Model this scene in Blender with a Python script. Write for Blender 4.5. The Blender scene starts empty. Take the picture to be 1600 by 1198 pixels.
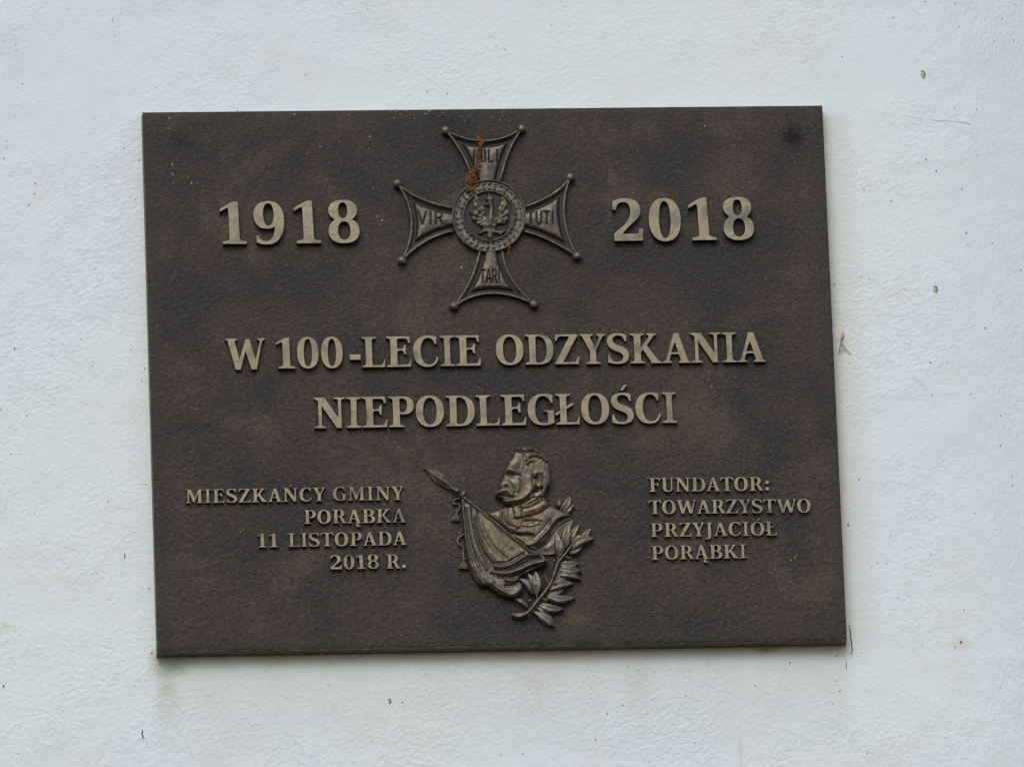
import bpy, math, random
import numpy as np
from mathutils import Matrix, Vector
random.seed(7); rng = np.random.default_rng(11)
S = bpy.context.scene
rad = math.radians

# ------------------------------------------------------------------ camera
PLAQUE_H = 0.60                                    # metres, height of the plaque
F_PX = 10000.0                                     # focal length in photo pixels (1600 wide)
A, B, G = -0.29125842, -0.08275489, -0.0377867     # pitch, yaw, roll of the camera against the wall
T = np.array([-0.03299101, -0.01647323, 11.40149]) * PLAQUE_H
ca, sa, cb, sb, cg, sg = math.cos(A), math.sin(A), math.cos(B), math.sin(B), math.cos(G), math.sin(G)
Rm = (np.array([[cg, -sg, 0], [sg, cg, 0], [0, 0, 1]]) @ np.array([[1, 0, 0], [0, ca, -sa], [0, sa, ca]])
      @ np.array([[cb, 0, sb], [0, 1, 0], [-sb, 0, cb]]))
Cp = -Rm.T @ T                                     # camera in plaque axes (x right, y down, z into the wall)
ZC = 3.6                                           # height of the plaque's centre above the ground
def w3(v): return Vector((v[0], v[2], -v[1]))
cam = bpy.data.cameras.new('camera'); co = bpy.data.objects.new('camera', cam); S.collection.objects.link(co)
right, up, back = w3(Rm[0]), w3(-Rm[1]), w3(-Rm[2])
loc = w3(Cp) + Vector((0, 0, ZC))
co.matrix_world = Matrix(((right.x, up.x, back.x, loc.x), (right.y, up.y, back.y, loc.y),
                          (right.z, up.z, back.z, loc.z), (0, 0, 0, 1)))
cam.sensor_width = 36; cam.lens = 36 * F_PX / 1600; cam.clip_end = 200; cam.clip_start = 0.05
S.camera = co
U = PLAQUE_H / 842.0                               # about one photo pixel on the plaque, in metres
def plane(px, py, h=0.0):
    """photo pixel -> (X, Z) on the plane h metres in front of the plaque's face"""
    px = np.asarray(px, float); py = np.asarray(py, float)
    d = np.stack([(px - 800) / F_PX, (py - 599) / F_PX, np.ones_like(px)], -1) @ Rm
    t = (-h - Cp[2]) / d[..., 2]
    return Cp[0] + d[..., 0] * t, -(Cp[1] + d[..., 1] * t) + ZC
PT = 0.0165                                        # plaque thickness; the wall's plane is y = PT

# ------------------------------------------------------------------ world, sun, exposure
SUN_EL, SUN_AZ = 44.0, -14.0                       # veiled sun in front of the wall, to the left
wd = bpy.data.worlds.new('World'); S.world = wd; wd.use_nodes = True
wn = wd.node_tree.nodes; bg = wn['Background']
sky = wn.new('ShaderNodeTexSky'); sky.sky_type = 'NISHITA'; sky.sun_disc = False
sky.sun_elevation = rad(SUN_EL); sky.sun_rotation = rad(180 - SUN_AZ)
sky.air_density = 1.0; sky.dust_density = 2.5; sky.ozone_density = 1.0
wd.node_tree.links.new(sky.outputs[0], bg.inputs[0]); bg.inputs[1].default_value = 0.12
sl = bpy.data.lights.new('sun', 'SUN'); so = bpy.data.objects.new('sun', sl); S.collection.objects.link(so)
sl.energy = .72; sl.angle = rad(34); sl.color = (1.0, 0.93, 0.83)
sd_ = Vector((math.sin(rad(SUN_AZ)) * math.cos(rad(SUN_EL)), -math.cos(rad(SUN_AZ)) * math.cos(rad(SUN_EL)), math.sin(rad(SUN_EL))))
so.rotation_euler = sd_.to_track_quat('Z', 'Y').to_euler(); so.location = (0, -4, 7)
S.view_settings.view_transform = 'Standard'; S.view_settings.look = 'None'
S.view_settings.gamma = 1; S.view_settings.exposure = 0.52
S.render.engine = 'CYCLES'

# ------------------------------------------------------------------ materials
class NT:
    def __init__(s, name):
        s.m = bpy.data.materials.new(name); s.m.use_nodes = True; s.t = s.m.node_tree
        s.b = s.t.nodes['Principled BSDF']; s.co = s.n('ShaderNodeTexCoord').outputs['Object']
    def n(s, ty, **k):
        x = s.t.nodes.new(ty)
        for a, v in k.items(): setattr(x, a, v)
        return x
    def put(s, sock, v):
        if hasattr(v, 'is_output') or isinstance(v, bpy.types.NodeSocket): s.t.links.new(v, sock)
        else: sock.default_value = v
    def noise(s, scale, detail=4, rough=.55, dist=0, vec=None):
        x = s.n('ShaderNodeTexNoise'); s.put(x.inputs['Vector'], vec or s.co)
        x.inputs['Scale'].default_value = scale; x.inputs['Detail'].default_value = detail
        x.inputs['Roughness'].default_value = rough; x.inputs['Distortion'].default_value = dist
        return x.outputs['Fac']
    def vor(s, scale, vec=None, feat='F1'):
        x = s.n('ShaderNodeTexVoronoi', feature=feat); s.put(x.inputs['Vector'], vec or s.co)
        x.inputs['Scale'].default_value = scale; return x.outputs['Distance']
    def ramp(s, f, stops, mode='LINEAR'):
        x = s.n('ShaderNodeValToRGB'); s.put(x.inputs[0], f); r = x.color_ramp; r.interpolation = mode
        while len(r.elements) < len(stops): r.elements.new(.5)
        for e, (p, c) in zip(r.elements, stops):
            e.position = p; e.color = (*c, 1) if isinstance(c, tuple) else (c, c, c, 1)
        return x.outputs[0]
    def mix(s, f, a, b, mode='MIX'):
        x = s.n('ShaderNodeMix', data_type='RGBA', blend_type=mode)
        s.put(x.inputs[0], f)
        for i, v in ((6, a), (7, b)): s.put(x.inputs[i], (*v, 1) if isinstance(v, tuple) else v)
        return x.outputs[2]
    def math(s, op, a, b=0.0, c=None, clamp=False):
        x = s.n('ShaderNodeMath', operation=op, use_clamp=clamp); s.put(x.inputs[0], a); s.put(x.inputs[1], b)
        if c is not None: s.put(x.inputs[2], c)
        return x.outputs[0]
    def mapping(s, rot=(0, 0, 0), scale=(1, 1, 1), vec=None):
        x = s.n('ShaderNodeMapping'); s.put(x.inputs[0], vec or s.co)
        x.inputs['Rotation'].default_value = rot; x.inputs['Scale'].default_value = scale; return x.outputs[0]
    def sep(s, v=None):
        x = s.n('ShaderNodeSeparateXYZ'); s.put(x.inputs[0], v or s.co); return x.outputs
    def bump(s, h, dist, strength=1.0, prev=None):
        x = s.n('ShaderNodeBump'); s.put(x.inputs['Height'], h); x.inputs['Distance'].default_value = dist
        x.inputs['Strength'].default_value = strength
        if prev: s.put(x.inputs['Normal'], prev)
        return x.outputs[0]
    def done(s, col, rough=.6, metal=0.0, normal=None, spec=None):
        s.put(s.b.inputs['Base Color'], (*col, 1) if isinstance(col, tuple) else col)
        s.put(s.b.inputs['Roughness'], rough); s.put(s.b.inputs['Metallic'], metal)
        if normal: s.put(s.b.inputs['Normal'], normal)
        if spec is not None: s.put(s.b.inputs['Specular IOR Level'], spec)
        return s.m

# corners of the plaque's face, as seen in the photograph
COR = [(223, 176), (1284.5, 165.3), (1323, 999.8), (246.5, 1018.6)]
cx_, cz_ = plane([c[0] for c in COR], [c[1] for c in COR])
CX0, CX1 = (cx_[0] + cx_[3]) / 2, (cx_[1] + cx_[2]) / 2
CZ0, CZ1 = (cz_[2] + cz_[3]) / 2, (cz_[0] + cz_[1]) / 2

def mat_wall():
    q = NT('white_plaster'); x, y, z = q.sep()
    # distance outside the plaque's outline, for the dirt ring that water has left round it
    dx = q.math('SUBTRACT', q.math('ABSOLUTE', q.math('SUBTRACT', x, (CX0 + CX1) / 2)), (CX1 - CX0) / 2)
    dzb = q.math('SUBTRACT', CZ0, z)
    big = q.noise(2.2, 3, .6); mid = q.noise(9, 4, .6); fin = q.noise(70, 3, .6)
    base = q.mix(q.ramp(big, [(.38, 0.0), (.62, 1.0)]), (.61, .70, .755), (.63, .715, .735))
    base = q.mix(q.math('MULTIPLY', q.ramp(mid, [(.5, 0.0), (.75, 1.0)]), .35), base, (.62, .64, .62))
    base = q.mix(q.math('MULTIPLY', q.ramp(fin, [(.55, 0.0), (.8, 1.0)]), .3), base, (.60, .62, .63))
    inx = q.ramp(q.math('MULTIPLY_ADD', dx, 10, .5), [(.42, 1.0), (.58, 0.0)])
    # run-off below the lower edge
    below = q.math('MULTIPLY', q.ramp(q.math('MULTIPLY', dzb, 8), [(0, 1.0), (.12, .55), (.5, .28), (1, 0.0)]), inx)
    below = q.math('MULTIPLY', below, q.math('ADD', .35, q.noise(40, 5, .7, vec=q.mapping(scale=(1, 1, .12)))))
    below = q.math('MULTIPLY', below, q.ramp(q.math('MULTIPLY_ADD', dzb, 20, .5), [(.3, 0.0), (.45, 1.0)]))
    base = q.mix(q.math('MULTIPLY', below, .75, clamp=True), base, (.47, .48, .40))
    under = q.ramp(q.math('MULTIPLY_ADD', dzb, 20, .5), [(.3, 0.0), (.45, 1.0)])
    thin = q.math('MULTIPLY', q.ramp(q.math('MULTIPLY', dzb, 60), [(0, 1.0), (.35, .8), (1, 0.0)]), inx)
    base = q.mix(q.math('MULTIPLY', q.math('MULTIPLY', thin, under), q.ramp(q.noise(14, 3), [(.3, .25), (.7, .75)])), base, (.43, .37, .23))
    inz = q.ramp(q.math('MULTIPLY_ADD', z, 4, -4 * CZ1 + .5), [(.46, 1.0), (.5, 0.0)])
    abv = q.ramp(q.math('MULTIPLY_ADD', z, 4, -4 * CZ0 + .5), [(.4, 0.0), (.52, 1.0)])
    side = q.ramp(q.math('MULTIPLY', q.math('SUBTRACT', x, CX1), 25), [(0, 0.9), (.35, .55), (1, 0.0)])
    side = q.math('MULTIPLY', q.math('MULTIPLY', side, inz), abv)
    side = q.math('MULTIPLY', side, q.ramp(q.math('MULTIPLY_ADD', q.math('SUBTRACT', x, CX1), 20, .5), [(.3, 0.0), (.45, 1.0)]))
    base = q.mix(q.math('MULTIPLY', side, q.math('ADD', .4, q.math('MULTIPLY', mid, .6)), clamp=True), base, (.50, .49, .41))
    # green growth under the lower left corner, rust near the lower right
    def spot(px, py, rx, rz, col, amt, b):
        X, Z = plane(px, py)
        d = q.math('SQRT', q.math('ADD', q.math('POWER', q.math('DIVIDE', q.math('SUBTRACT', x, float(X)), rx), 2.0),
                                  q.math('POWER', q.math('DIVIDE', q.math('SUBTRACT', z, float(Z)), rz), 2.0)))
        d = q.math('ADD', d, q.math('MULTIPLY', q.math('SUBTRACT', q.noise(60, 4), .5), 1.2))
        return q.mix(q.math('MULTIPLY', q.ramp(d, [(0, 1.0), (1, 0.0)]), amt), b, col)
    base = spot(268, 1032, .030, .018, (.27, .33, .23), .8, base)
    base = spot(262, 1065, .014, .05, (.42, .46, .40), .6, base)
    base = spot(840, 1060, .03, .05, (.50, .47, .43), .4, base)
    base = spot(1000, 1060, .02, .06, (.48, .48, .42), .4, base)
    base = spot(1201, 1009, .013, .004, (.25, .14, .06), .8, base)
    base = spot(8, 971, .012, .008, (.5, .5, .25), .6, base)
    base = spot(1160, 1168, .003, .03, (.5, .5, .42), .5, base)
    base = spot(1505, 1000, .014, .011, (.5, .46, .4), .5, base)
    # trowelled, flaky relief; at the right the strokes run downwards
    v1 = q.mapping(rot=(0, rad(32), 0), scale=(1, 1, 1.12))
    v2 = q.mapping(scale=(1.5, 1, .75))
    t1 = q.noise(175, 2.5, .55, 0, v1); t2 = q.noise(175, 3, .55, 0, v2)
    XR = float(plane(1480, 500)[0])
    f = q.ramp(q.math('MULTIPLY_ADD', q.math('SUBTRACT', x, XR), 6, .5), [(.3, 0.0), (.8, .85)])
    h = q.mix(f, t1, t2)
    amp = q.ramp(q.noise(7, 4, .6, .5), [(.36, .12), (.62, 1.0)])
    nn = q.bump(q.math('MULTIPLY', h, amp), .0027, .5)
    nn = q.bump(q.noise(330, 3, .65), .0011, .5, nn)
    nn = q.bump(q.noise(22, 3, .5), .006, .3, nn)
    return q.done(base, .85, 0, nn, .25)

def plate_marks(q, c):
    x, y, z = q.sep()
    ex = q.math('SUBTRACT', (CX1 - CX0) / 2, q.math('ABSOLUTE', q.math('SUBTRACT', x, (CX0 + CX1) / 2)))
    ez = q.math('SUBTRACT', (CZ1 - CZ0) / 2, q.math('ABSOLUTE', q.math('SUBTRACT', z, (CZ0 + CZ1) / 2)))
    e = q.math('ADD', q.math('MINIMUM', ex, ez), q.math('MULTIPLY', q.math('SUBTRACT', q.noise(30, 3), .5), .03))
    c = q.mix(q.ramp(q.math('MULTIPLY', e, 40), [(.2, .65), (.75, 0.0)]), c, (.026, .025, .018))
    tot = None
    for px, py, r_, a in ((1237, 213, .017, .62), (283, 222, .016, .3), (700, 195, .03, .22)):
        X, Z = plane(px, py)
        d = q.math('SQRT', q.math('ADD', q.math('POWER', q.math('SUBTRACT', x, float(X)), 2.0), q.math('POWER', q.math('SUBTRACT', z, float(Z)), 2.0)))
        d = q.math('ADD', q.math('DIVIDE', d, r_), q.math('MULTIPLY', q.math('SUBTRACT', q.noise(110, 4, .7), .5), 1.5))
        mk = q.math('MULTIPLY', q.ramp(d, [(.2, 1.0), (1.2, 0.0)]), a)
        c = q.mix(mk, c, (.005, .005, .0045)); tot = mk if tot is None else q.math('MAXIMUM', tot, mk)
    return c, tot

def mottled(name, c_brown, c_grey, c_red, rough, metal, b1, b2, freq=1.0, spec=.5):
    q = NT(name)
    n1 = q.noise(8.5 * freq, 6, .62, .5); n2 = q.noise(15 * freq, 6, .66, .4); n3 = q.noise(210, 4, .75)
    c = q.mix(q.ramp(n1, [(.43, 0.0), (.57, 1.0)]), c_grey, c_brown)
    c = q.mix(q.ramp(n2, [(.50, 0.0), (.66, .8)]), c, c_red)
    if freq == 1.0: c = q.mix(q.ramp(q.noise(6.3, 6, .66, .6), [(.53, 0.0), (.66, .8)]), c, (.082, .055, .033))
    c = q.mix(q.math('MULTIPLY', q.ramp(n3, [(.38, 1.0), (.55, 0.0)]), .6), c, (.009, .008, .008))
    c = q.mix(q.math('MULTIPLY', q.ramp(q.noise(260, 3, .7), [(.54, 0.0), (.68, 1.0)]), .45), c, tuple(v * 2.6 for v in c_brown))
    nn = q.bump(q.noise(190, 5, .7, .2), b1, .9)
    nn = q.bump(q.noise(420, 3, .6), b2, .6, nn)
    if name == 'dark_patinated_bronze':
        c, mk = plate_marks(q, c); spec = q.math('MULTIPLY_ADD', mk, -.5, .5)
    return q.done(c, q.ramp(n2, [(.3, rough - .06), (.7, rough + .06)]), metal, nn, spec)

def mat_face():
    q = NT('polished_bronze'); q.co = q.n('ShaderNodeNewGeometry').outputs['Position']
    n1 = q.noise(14, 4, .6, .3); n2 = q.noise(55, 4, .65, .5); n3 = q.noise(400, 3, .6)
    c = q.mix(q.ramp(n1, [(.35, 0.0), (.65, 1.0)]), (.205, .180, .116), (.225, .186, .130))
    c = q.mix(q.ramp(n2, [(.50, 0.0), (.66, .75)]), c, (.12, .112, .085))
    c = q.mix(q.ramp(q.noise(33, 3, .5), [(.58, 0.0), (.70, .85)]), c, (.06, .072, .07))
    c = q.mix(q.ramp(n3, [(.66, 0.0), (.76, .7)]), c, (.07, .065, .05))
    x, y, z = q.sep(q.co)
    for px, py, r_, a in ((641, 560, .011, .8), (1140, 345, .014, .75), (995, 338, .012, .7), (858, 552, .012, .6), (848, 525, .007, .6), (628, 806, .008, .8), (492, 545, .008, .5), (393, 555, .008, .55), (588, 770, .007, .6), (1052, 345, .009, .5), (372, 322, .008, .5)):
        X, Z = plane(px, py)
        d = q.math('SQRT', q.math('ADD', q.math('POWER', q.math('SUBTRACT', x, float(X)), 2.0), q.math('POWER', q.math('SUBTRACT', z, float(Z)), 2.0)))
        d = q.math('ADD', q.math('DIVIDE', d, r_), q.math('MULTIPLY', q.math('SUBTRACT', n2, .5), 1.6))
        c = q.mix(q.math('MULTIPLY', q.ramp(d, [(.45, 1.0), (1.1, 0.0)]), a), c, (.085, .090, .080))
    nn = q.bump(n2, .0016, .6); nn = q.bump(n3, .0005, .6, nn)
    return q.done(c, q.ramp(n1, [(.35, .38), (.65, .52)]), .45, nn)
def flat(name, col, rough=.7, metal=0.0, var=.3, scale=120, bd=.0006, spec=.5):
    q = NT(name); n = q.noise(scale, 4, .6)
    dark = tuple(v * (1 - var) for v in col); lite = tuple(min(1, v * (1 + var)) for v in col)
    return q.done(q.mix(q.ramp(n, [(.35, 0.0), (.65, 1.0)]), dark, lite), rough, metal, q.bump(n, bd, .6), spec)

M_WALL = mat_wall()
M_PLATE = mottled('dark_patinated_bronze', (.048, .033, .023), (.0135, .0128, .0140), (.045, .027, .027), .54, .18, .0032, .0010)
M_EDGE = mottled('edge_bronze_painted_bounce', (.15, .135, .085), (.11, .11, .08), (.15, .12, .075), .6, .05, .0008, .0005)  # olive edge bronze, its colour lightened to paint in bounce light from below
M_SIDE = flat('black_patina', (.010, .009, .008), .6, .2)
M_FACE = mat_face()
M_REL = mottled('relief_bronze', (.122, .100, .066), (.088, .084, .072), (.125, .080, .055), .40, .5, .0003, .0002, 1.8)
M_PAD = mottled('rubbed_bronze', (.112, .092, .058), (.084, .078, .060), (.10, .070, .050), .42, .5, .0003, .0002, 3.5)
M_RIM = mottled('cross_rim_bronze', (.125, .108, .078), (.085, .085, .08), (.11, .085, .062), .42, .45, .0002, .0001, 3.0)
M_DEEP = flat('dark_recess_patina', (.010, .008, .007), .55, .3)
M_RUST = flat('rusty_brown_catkin', (.21, .095, .036), .85, 0, .75, 350, .0004)
M_SPECK = flat('black_dirt', (.10, .10, .095), .9)
M_GREY = flat('grey_dirt', (.40, .42, .42), .9)
M_CHIP = flat('chipped_filler', (.42, .40, .30), .9)
M_LIME = flat('pale_lime', (.34, .32, .28), .9)
M_HUSK = flat('straw_husk', (.30, .22, .12), .7)
M_HUSKP = flat('pale_husk', (.58, .45, .33), .7)

# ------------------------------------------------------------------ object helpers
def link(name, me, mats, parent=None, smooth=True):
    o = bpy.data.objects.new(name, me); S.collection.objects.link(o)
    if not me.materials:
        for m in (mats if isinstance(mats, (list, tuple)) else [mats]): me.materials.append(m)
    if parent: o.parent = parent
    if smooth: me.polygons.foreach_set('use_smooth', [True] * len(me.polygons))
    return o
def tag(o, **k):
    for a, v in k.items(): o[a] = v
    return o
def mesh(name, v, f):
    me = bpy.data.meshes.new(name); me.from_pydata([tuple(map(float, p)) for p in v], [], [tuple(map(int, q)) for q in f]); me.update(); return me
class MB:
    def __init__(s): s.v, s.f, s.m = [], [], []
    def add(s, v, f, m=0):
        k = len(s.v); s.v += [tuple(p) for p in v]; s.f += [tuple(i + k for i in q) for q in f]; s.m += [m] * len(f)
    def tube(s, pts, r, n=8, m=0, closed=False):
        P = [Vector(p) for p in pts]; N = len(P); rs = r if hasattr(r, '__len__') else [r] * N
        vs, fs = [], []
        for i, p in enumerate(P):
            a = P[(i - 1) % N] if (closed or i > 0) else P[i]; b = P[(i + 1) % N] if (closed or i < N - 1) else P[i]
            t = (b - a).normalized(); u = t.cross(Vector((0, -1, 0)))
            u = u.normalized() if u.length > 1e-6 else Vector((1, 0, 0)); w = u.cross(t).normalized()
            for k in range(n):
                an = 2 * math.pi * k / n; vs.append(p + u * math.cos(an) * rs[i] + w * math.sin(an) * rs[i])
        for i in range(N if closed else N - 1):
            for k in range(n):
                fs.append((i * n + k, i * n + (k + 1) % n, ((i + 1) % N) * n + (k + 1) % n, ((i + 1) % N) * n + k))
        if not closed:
            fs.append(tuple(range(n))[::-1]); fs.append(tuple(range((N - 1) * n, N * n)))
        s.add(vs, fs, m)
    def ball(s, c, r, sy=1.0, nu=14, nv=9, m=0):
        vs, fs = [], []
        for j in range(nv + 1):
            th = math.pi * j / nv
            for i in range(nu):
                ph = 2 * math.pi * i / nu
                vs.append((c[0] + r * math.sin(th) * math.cos(ph), c[1] - r * sy * math.cos(th), c[2] + r * math.sin(th) * math.sin(ph)))
        for j in range(nv):
            for i in range(nu): fs.append((j * nu + i, j * nu + (i + 1) % nu, (j + 1) * nu + (i + 1) % nu, (j + 1) * nu + i))
        s.add(vs, fs, m)
    def build(s, name, mats, parent=None, smooth=True):
        me = mesh(name, s.v, s.f); o = link(name, me, mats, parent, smooth)
        me.polygons.foreach_set('material_index', s.m); return o

def pt(px, py, h):
    """a point h photo pixels in front of the plaque's face"""
    X, Z = plane(px, py, h * U); return Vector((float(X), -h * U, float(Z)))

def bez(path, n=10):
    """tiny path language: M/L/Q/C with absolute coordinates -> list of closed contours"""
    tk = path.replace('M', ' M ').replace('L', ' L ').replace('Q', ' Q ').replace('C', ' C ').split()
    out, cur, i, mode = [], None, 0, None
    def num(k):
        nonlocal i
        r = [float(t) for t in tk[i:i + k]]; i += k; return r
    while i < len(tk):
        if tk[i] in 'MLQC' and len(tk[i]) == 1: mode = tk[i]; i += 1
        if mode == 'M': cur = [tuple(num(2))]; out.append(cur); mode = 'L'
        elif mode == 'L': cur.append(tuple(num(2)))
        elif mode == 'Q':
            a, b, c, d = num(4); p = cur[-1]
            for k in range(1, n // 2 + 1):
                t = k / (n // 2); cur.append(((1-t)**2*p[0]+2*t*(1-t)*a+t*t*c, (1-t)**2*p[1]+2*t*(1-t)*b+t*t*d))
        else:
            a, b, c, d, e, f = num(6); p = cur[-1]
            for k in range(1, n + 1):
                t = k / n; w = (1-t)**3, 3*t*(1-t)**2, 3*t*t*(1-t), t**3
                cur.append((w[0]*p[0]+w[1]*a+w[2]*c+w[3]*e, w[0]*p[1]+w[1]*b+w[2]*d+w[3]*f))
    return out
def oval(cx, cy, rx, ry, n=28, e=2.25):
    r = []
    for k in range(n):
        a = 2 * math.pi * k / n; c, s = math.cos(a), math.sin(a)
        r.append((cx + rx * math.copysign(abs(c) ** (2 / e), c), cy + ry * math.copysign(abs(s) ** (2 / e), s)))
    return r

# ------------------------------------------------------------------ the wall
def build_wall():
    nx, nz = 120, 40; X0, X1, Z0, Z1 = -1.6, 1.6, ZC - 1.3, ZC + 1.3
    xb = float(plane(1450, 500)[0]); vs, fs = [], []
    for j in range(nz + 1):
        for i in range(nx + 1):
            x = X0 + (X1 - X0) * i / nx; z = Z0 + (Z1 - Z0) * j / nz; d = x - xb
            y = PT
            if d > 0: y += .9 * d * d if d < .5 else .9 * .25 + .9 * (d - .5)
            vs.append((x, y, z))
    for j in range(nz):
        for i in range(nx): a = j * (nx + 1) + i; fs.append((a, a + 1, a + nx + 2, a + nx + 1))
    k = len(vs); y1 = PT + .45                        # the wall's thickness behind the plaster face
    vs += [(X0, y1, Z0), (X1, 1.4, Z0), (X1, 1.4, Z1), (X0, y1, Z1)]
    fs += [(k, k + 3, k + 2, k + 1), (0, nx, k + 1, k), (nz * (nx + 1), k + 3, k + 2, nz * (nx + 1) + nx)]
    return link('wall', mesh('wall', vs, fs), M_WALL)
wall = build_wall(); tag(wall, kind='structure')
def wy(x):
    d = x - float(plane(1450, 500)[0]); return PT + (.9 * d * d if d > 0 else 0)
def wpt(px, py, out=0.0):
    X, Z = plane(px, py, -PT); X, Z = float(X), float(Z)
    return Vector((X, wy(X) - out, Z))

SPECKS = """25 71 2;25 80 1.6;35 132 2;105 14 2;176 31 2.2;179 57 1.6;189 21 1.5;244 137 1.6;10 221 2;10 231 1.6;6 248 2;55 287 2.2;218 251 2;24 181 1.5;54 303 2.4;45 320 2.4;212 312 1.6;194 232 2
22.7 545 2.6;126 529.6 1.6;144.5 565 1.3;144.5 571 1.3;226 575.7 2.4;221.6 595 2.4;194 633.8 1.8;205 547 1.7;41.7 649.8 3;1.7 640 2;149.5 420 1.6;123.5 391 1.4;187 384 1.5;16.6 709 2.6;168.5 782.8 2;54 802 2;228 757 1.8;222.5 756 1.4;233 919.6 2
151.4 895.5 1.9;13.3 929 1.8;5.8 1072 3;50.3 1116.4 1.9;229.6 1160.5 1.6;237 1019.5 2.6;29 1176 2;66.6 964.6 1.4;542.8 1029.4 2;648.4 1041.9 1.8;591 1057 1.8;628.8 1096.9 3.4;512.5 1068 1.8;422.8 1039.4 1.4;865.6 1021.6 1.8;826.6 1076 1.6;817 1177 2.6
782.8 1179 1.5;803.8 1139.7 1.3;636 1022 2;666 1077 1.3;1234.4 1035 3;941 1064.7 2;972.5 1101 2;948.4 1114.7 2.4;930.6 1154.7 2.2;1085.6 1160 2.2;1071.9 1086.6 1.6;1180 1071 1.8;1307.8 1025 1.8;1312.5 1078.8 2;1307 1063 1.8;981 1040.6 1.9;1354.7 1176.9 1.8;1014 1190.6 1.8;1346.9 1020 2
1393 314 2;1510.5 363.5 2.4;1512.8 381 1.8;1551.5 378.5 2;1413 453 1.4;1345.8 433 1.6;1358.8 436 1.3;1564 468 2.2;1540.5 511 3.4;1454 565.9 2;1480.4 566.5 1.8;1371.9 571 1.6;1455.7 617.3 2.6;1517 615 1.9;1366.8 609 1.5;1564 694 2.4;1564.6 647 2;1303.4 444.6 1.9;1296.7 340.7 1.6;1597 417 2
1342 748.6 2.2;1325.3 819.7 2.8;1391.4 837.6 1.8;1523.6 801 2;1583.4 755.7 2;1371 878.7 2;1385.6 880 1.6;1454.6 865.8 1.6;1403.9 934 1.6;1506.5 951.9 1.6;1441 1005.9 1.8;1501.5 1002.6 3.2;1492 1010 2.2;1312.4 1079 2;1302.4 1098.6 1.8;1354.8 1176 1.8;1453.7 900 1.6
1445 3 2;1493 4.5 2.2;1395.7 27.6 2.2;1567.7 25 2.2;1499 41 1.6;1555 61 2.2;1316 89 1.6;1491.7 169 2;1526.8 169 2;1514 192 2.2;1447 249.6 2;1462.9 267.4 2.4;1528 241.8 2;1434 254 1.5;1338.8 270 1.6;1350 297 2;1503.5 294.5 2.2
574.4 14 1.5;477.5 117 1.6;513 96 1.4;667.5 143.8 2;699.4 146 2.3;699 140 1.4;890 41.6 1.7;861 40 1.5;775 73.4 1.5;789 78 1.6;789 88 1.3;371 173 1.8"""
def blob(mb, px, py, r, el=1.0, hh=.0005, m=0):
    n = 8; c = wpt(px, py, hh); vs = [c]; o = random.random() * 6
    for k in range(n):
        a = 2 * math.pi * k / n + o; q = r * (.65 + .6 * random.random())
        p = wpt(px + math.cos(a) * q, py + math.sin(a) * q * el, -.0004); vs.append(p)
    mid = []
    for k in range(n): mid.append((Vector(vs[k + 1]) * .55 + c * .45) + Vector((0, -.0003, 0)))
    vs += mid
    fs = [(0, n + 1 + k, n + 1 + (k + 1) % n) for k in range(n)] + [(n + 1 + k, 1 + k, 1 + (k + 1) % n, n + 1 + (k + 1) % n) for k in range(n)]
    mb.add(vs, [f[::-1] for f in fs], m)
mb = MB()
for ln in SPECKS.replace('\n', ';').split(';'):
    a, b, r = map(float, ln.split()); blob(mb, a, b, r * .64, random.choice((1, 1, 1.5, 2)))
for k in range(190):
    a = random.uniform(260, 1300); blob(mb, a, 1021 - (a - 246) * .0176 + 8 + random.expovariate(1 / 30), random.uniform(.4, .9), 1.3, m=random.choice((0, 1, 1)))
for k in range(170):
    a, b = random.uniform(-60, 1660), random.uniform(-60, 1260)
    if 215 < a < 1335 and 160 < b < 1028: continue
    blob(mb, a, b, random.uniform(.45, 1.0), random.choice((1, 1.6)), m=random.choice((0, 1, 1)))
tag(mb.build('dirt_speck', [M_SPECK, M_GREY], wall), kind='stuff')
def scratch(name, pts, r, mat):
    m = MB(); m.tube([wpt(a, b, -.0001) for a, b in pts], [r * U * .5] + [r * U] * (len(pts) - 2) + [r * U * .4], 6)
    return m.build(name, mat, wall)
scratch('scratch', [(222, 1139), (222.6, 1143), (221.8, 1147), (223.5, 1150), (222.8, 1154)], 1.2, M_SPECK)
scratch('scratch', [(194.7, 864), (195, 868), (194.4, 873)], 1.2, M_SPECK)
scratch('scratch', [(1322.6, 1032), (1322.2, 1040), (1322.6, 1048)], .7, M_SPECK)
scratch('scratch', [(1586, 50), (1586.5, 57), (1585.6, 63)], .9, M_GREY)
scratch('scratch', [(1582.6, 732), (1582.9, 738), (1582.5, 744)], .8, M_GREY)
scratch('scratch', [(250, 1033), (250.4, 1037), (250, 1041)], .7, M_SPECK)
scratch('crack', [(1327, 975), (1328.4, 985), (1329, 996), (1330.4, 1000), (1330.6, 1008), (1331.6, 1014), (1330, 1024)], 1.1, M_SPECK)
scratch('crack', [(1455, 187), (1463, 188.5), (1476, 188.6), (1487, 189.2), (1500, 190), (1512, 191), (1519, 193)], .45, M_GREY)
scratch('crack', [(1418, 588), (1428, 592), (1440, 598), (1446, 602)], .45, M_GREY)
for px, py, r in ((1441, 117, 5.5), (1461, 452, 4.6), (608, 1095, 3.4)):
    m = MB(); blob(m, px, py, r, 1.25, .0004, 0)
    m.tube([wpt(px + r * math.cos(a) * .8, py + r * math.sin(a) * 1.05, .0002) for a in np.linspace(-2.0, 1.4, 9)], .8 * U, 6, 1)
    m.build('chip', [M_CHIP, M_SPECK], wall)

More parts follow.
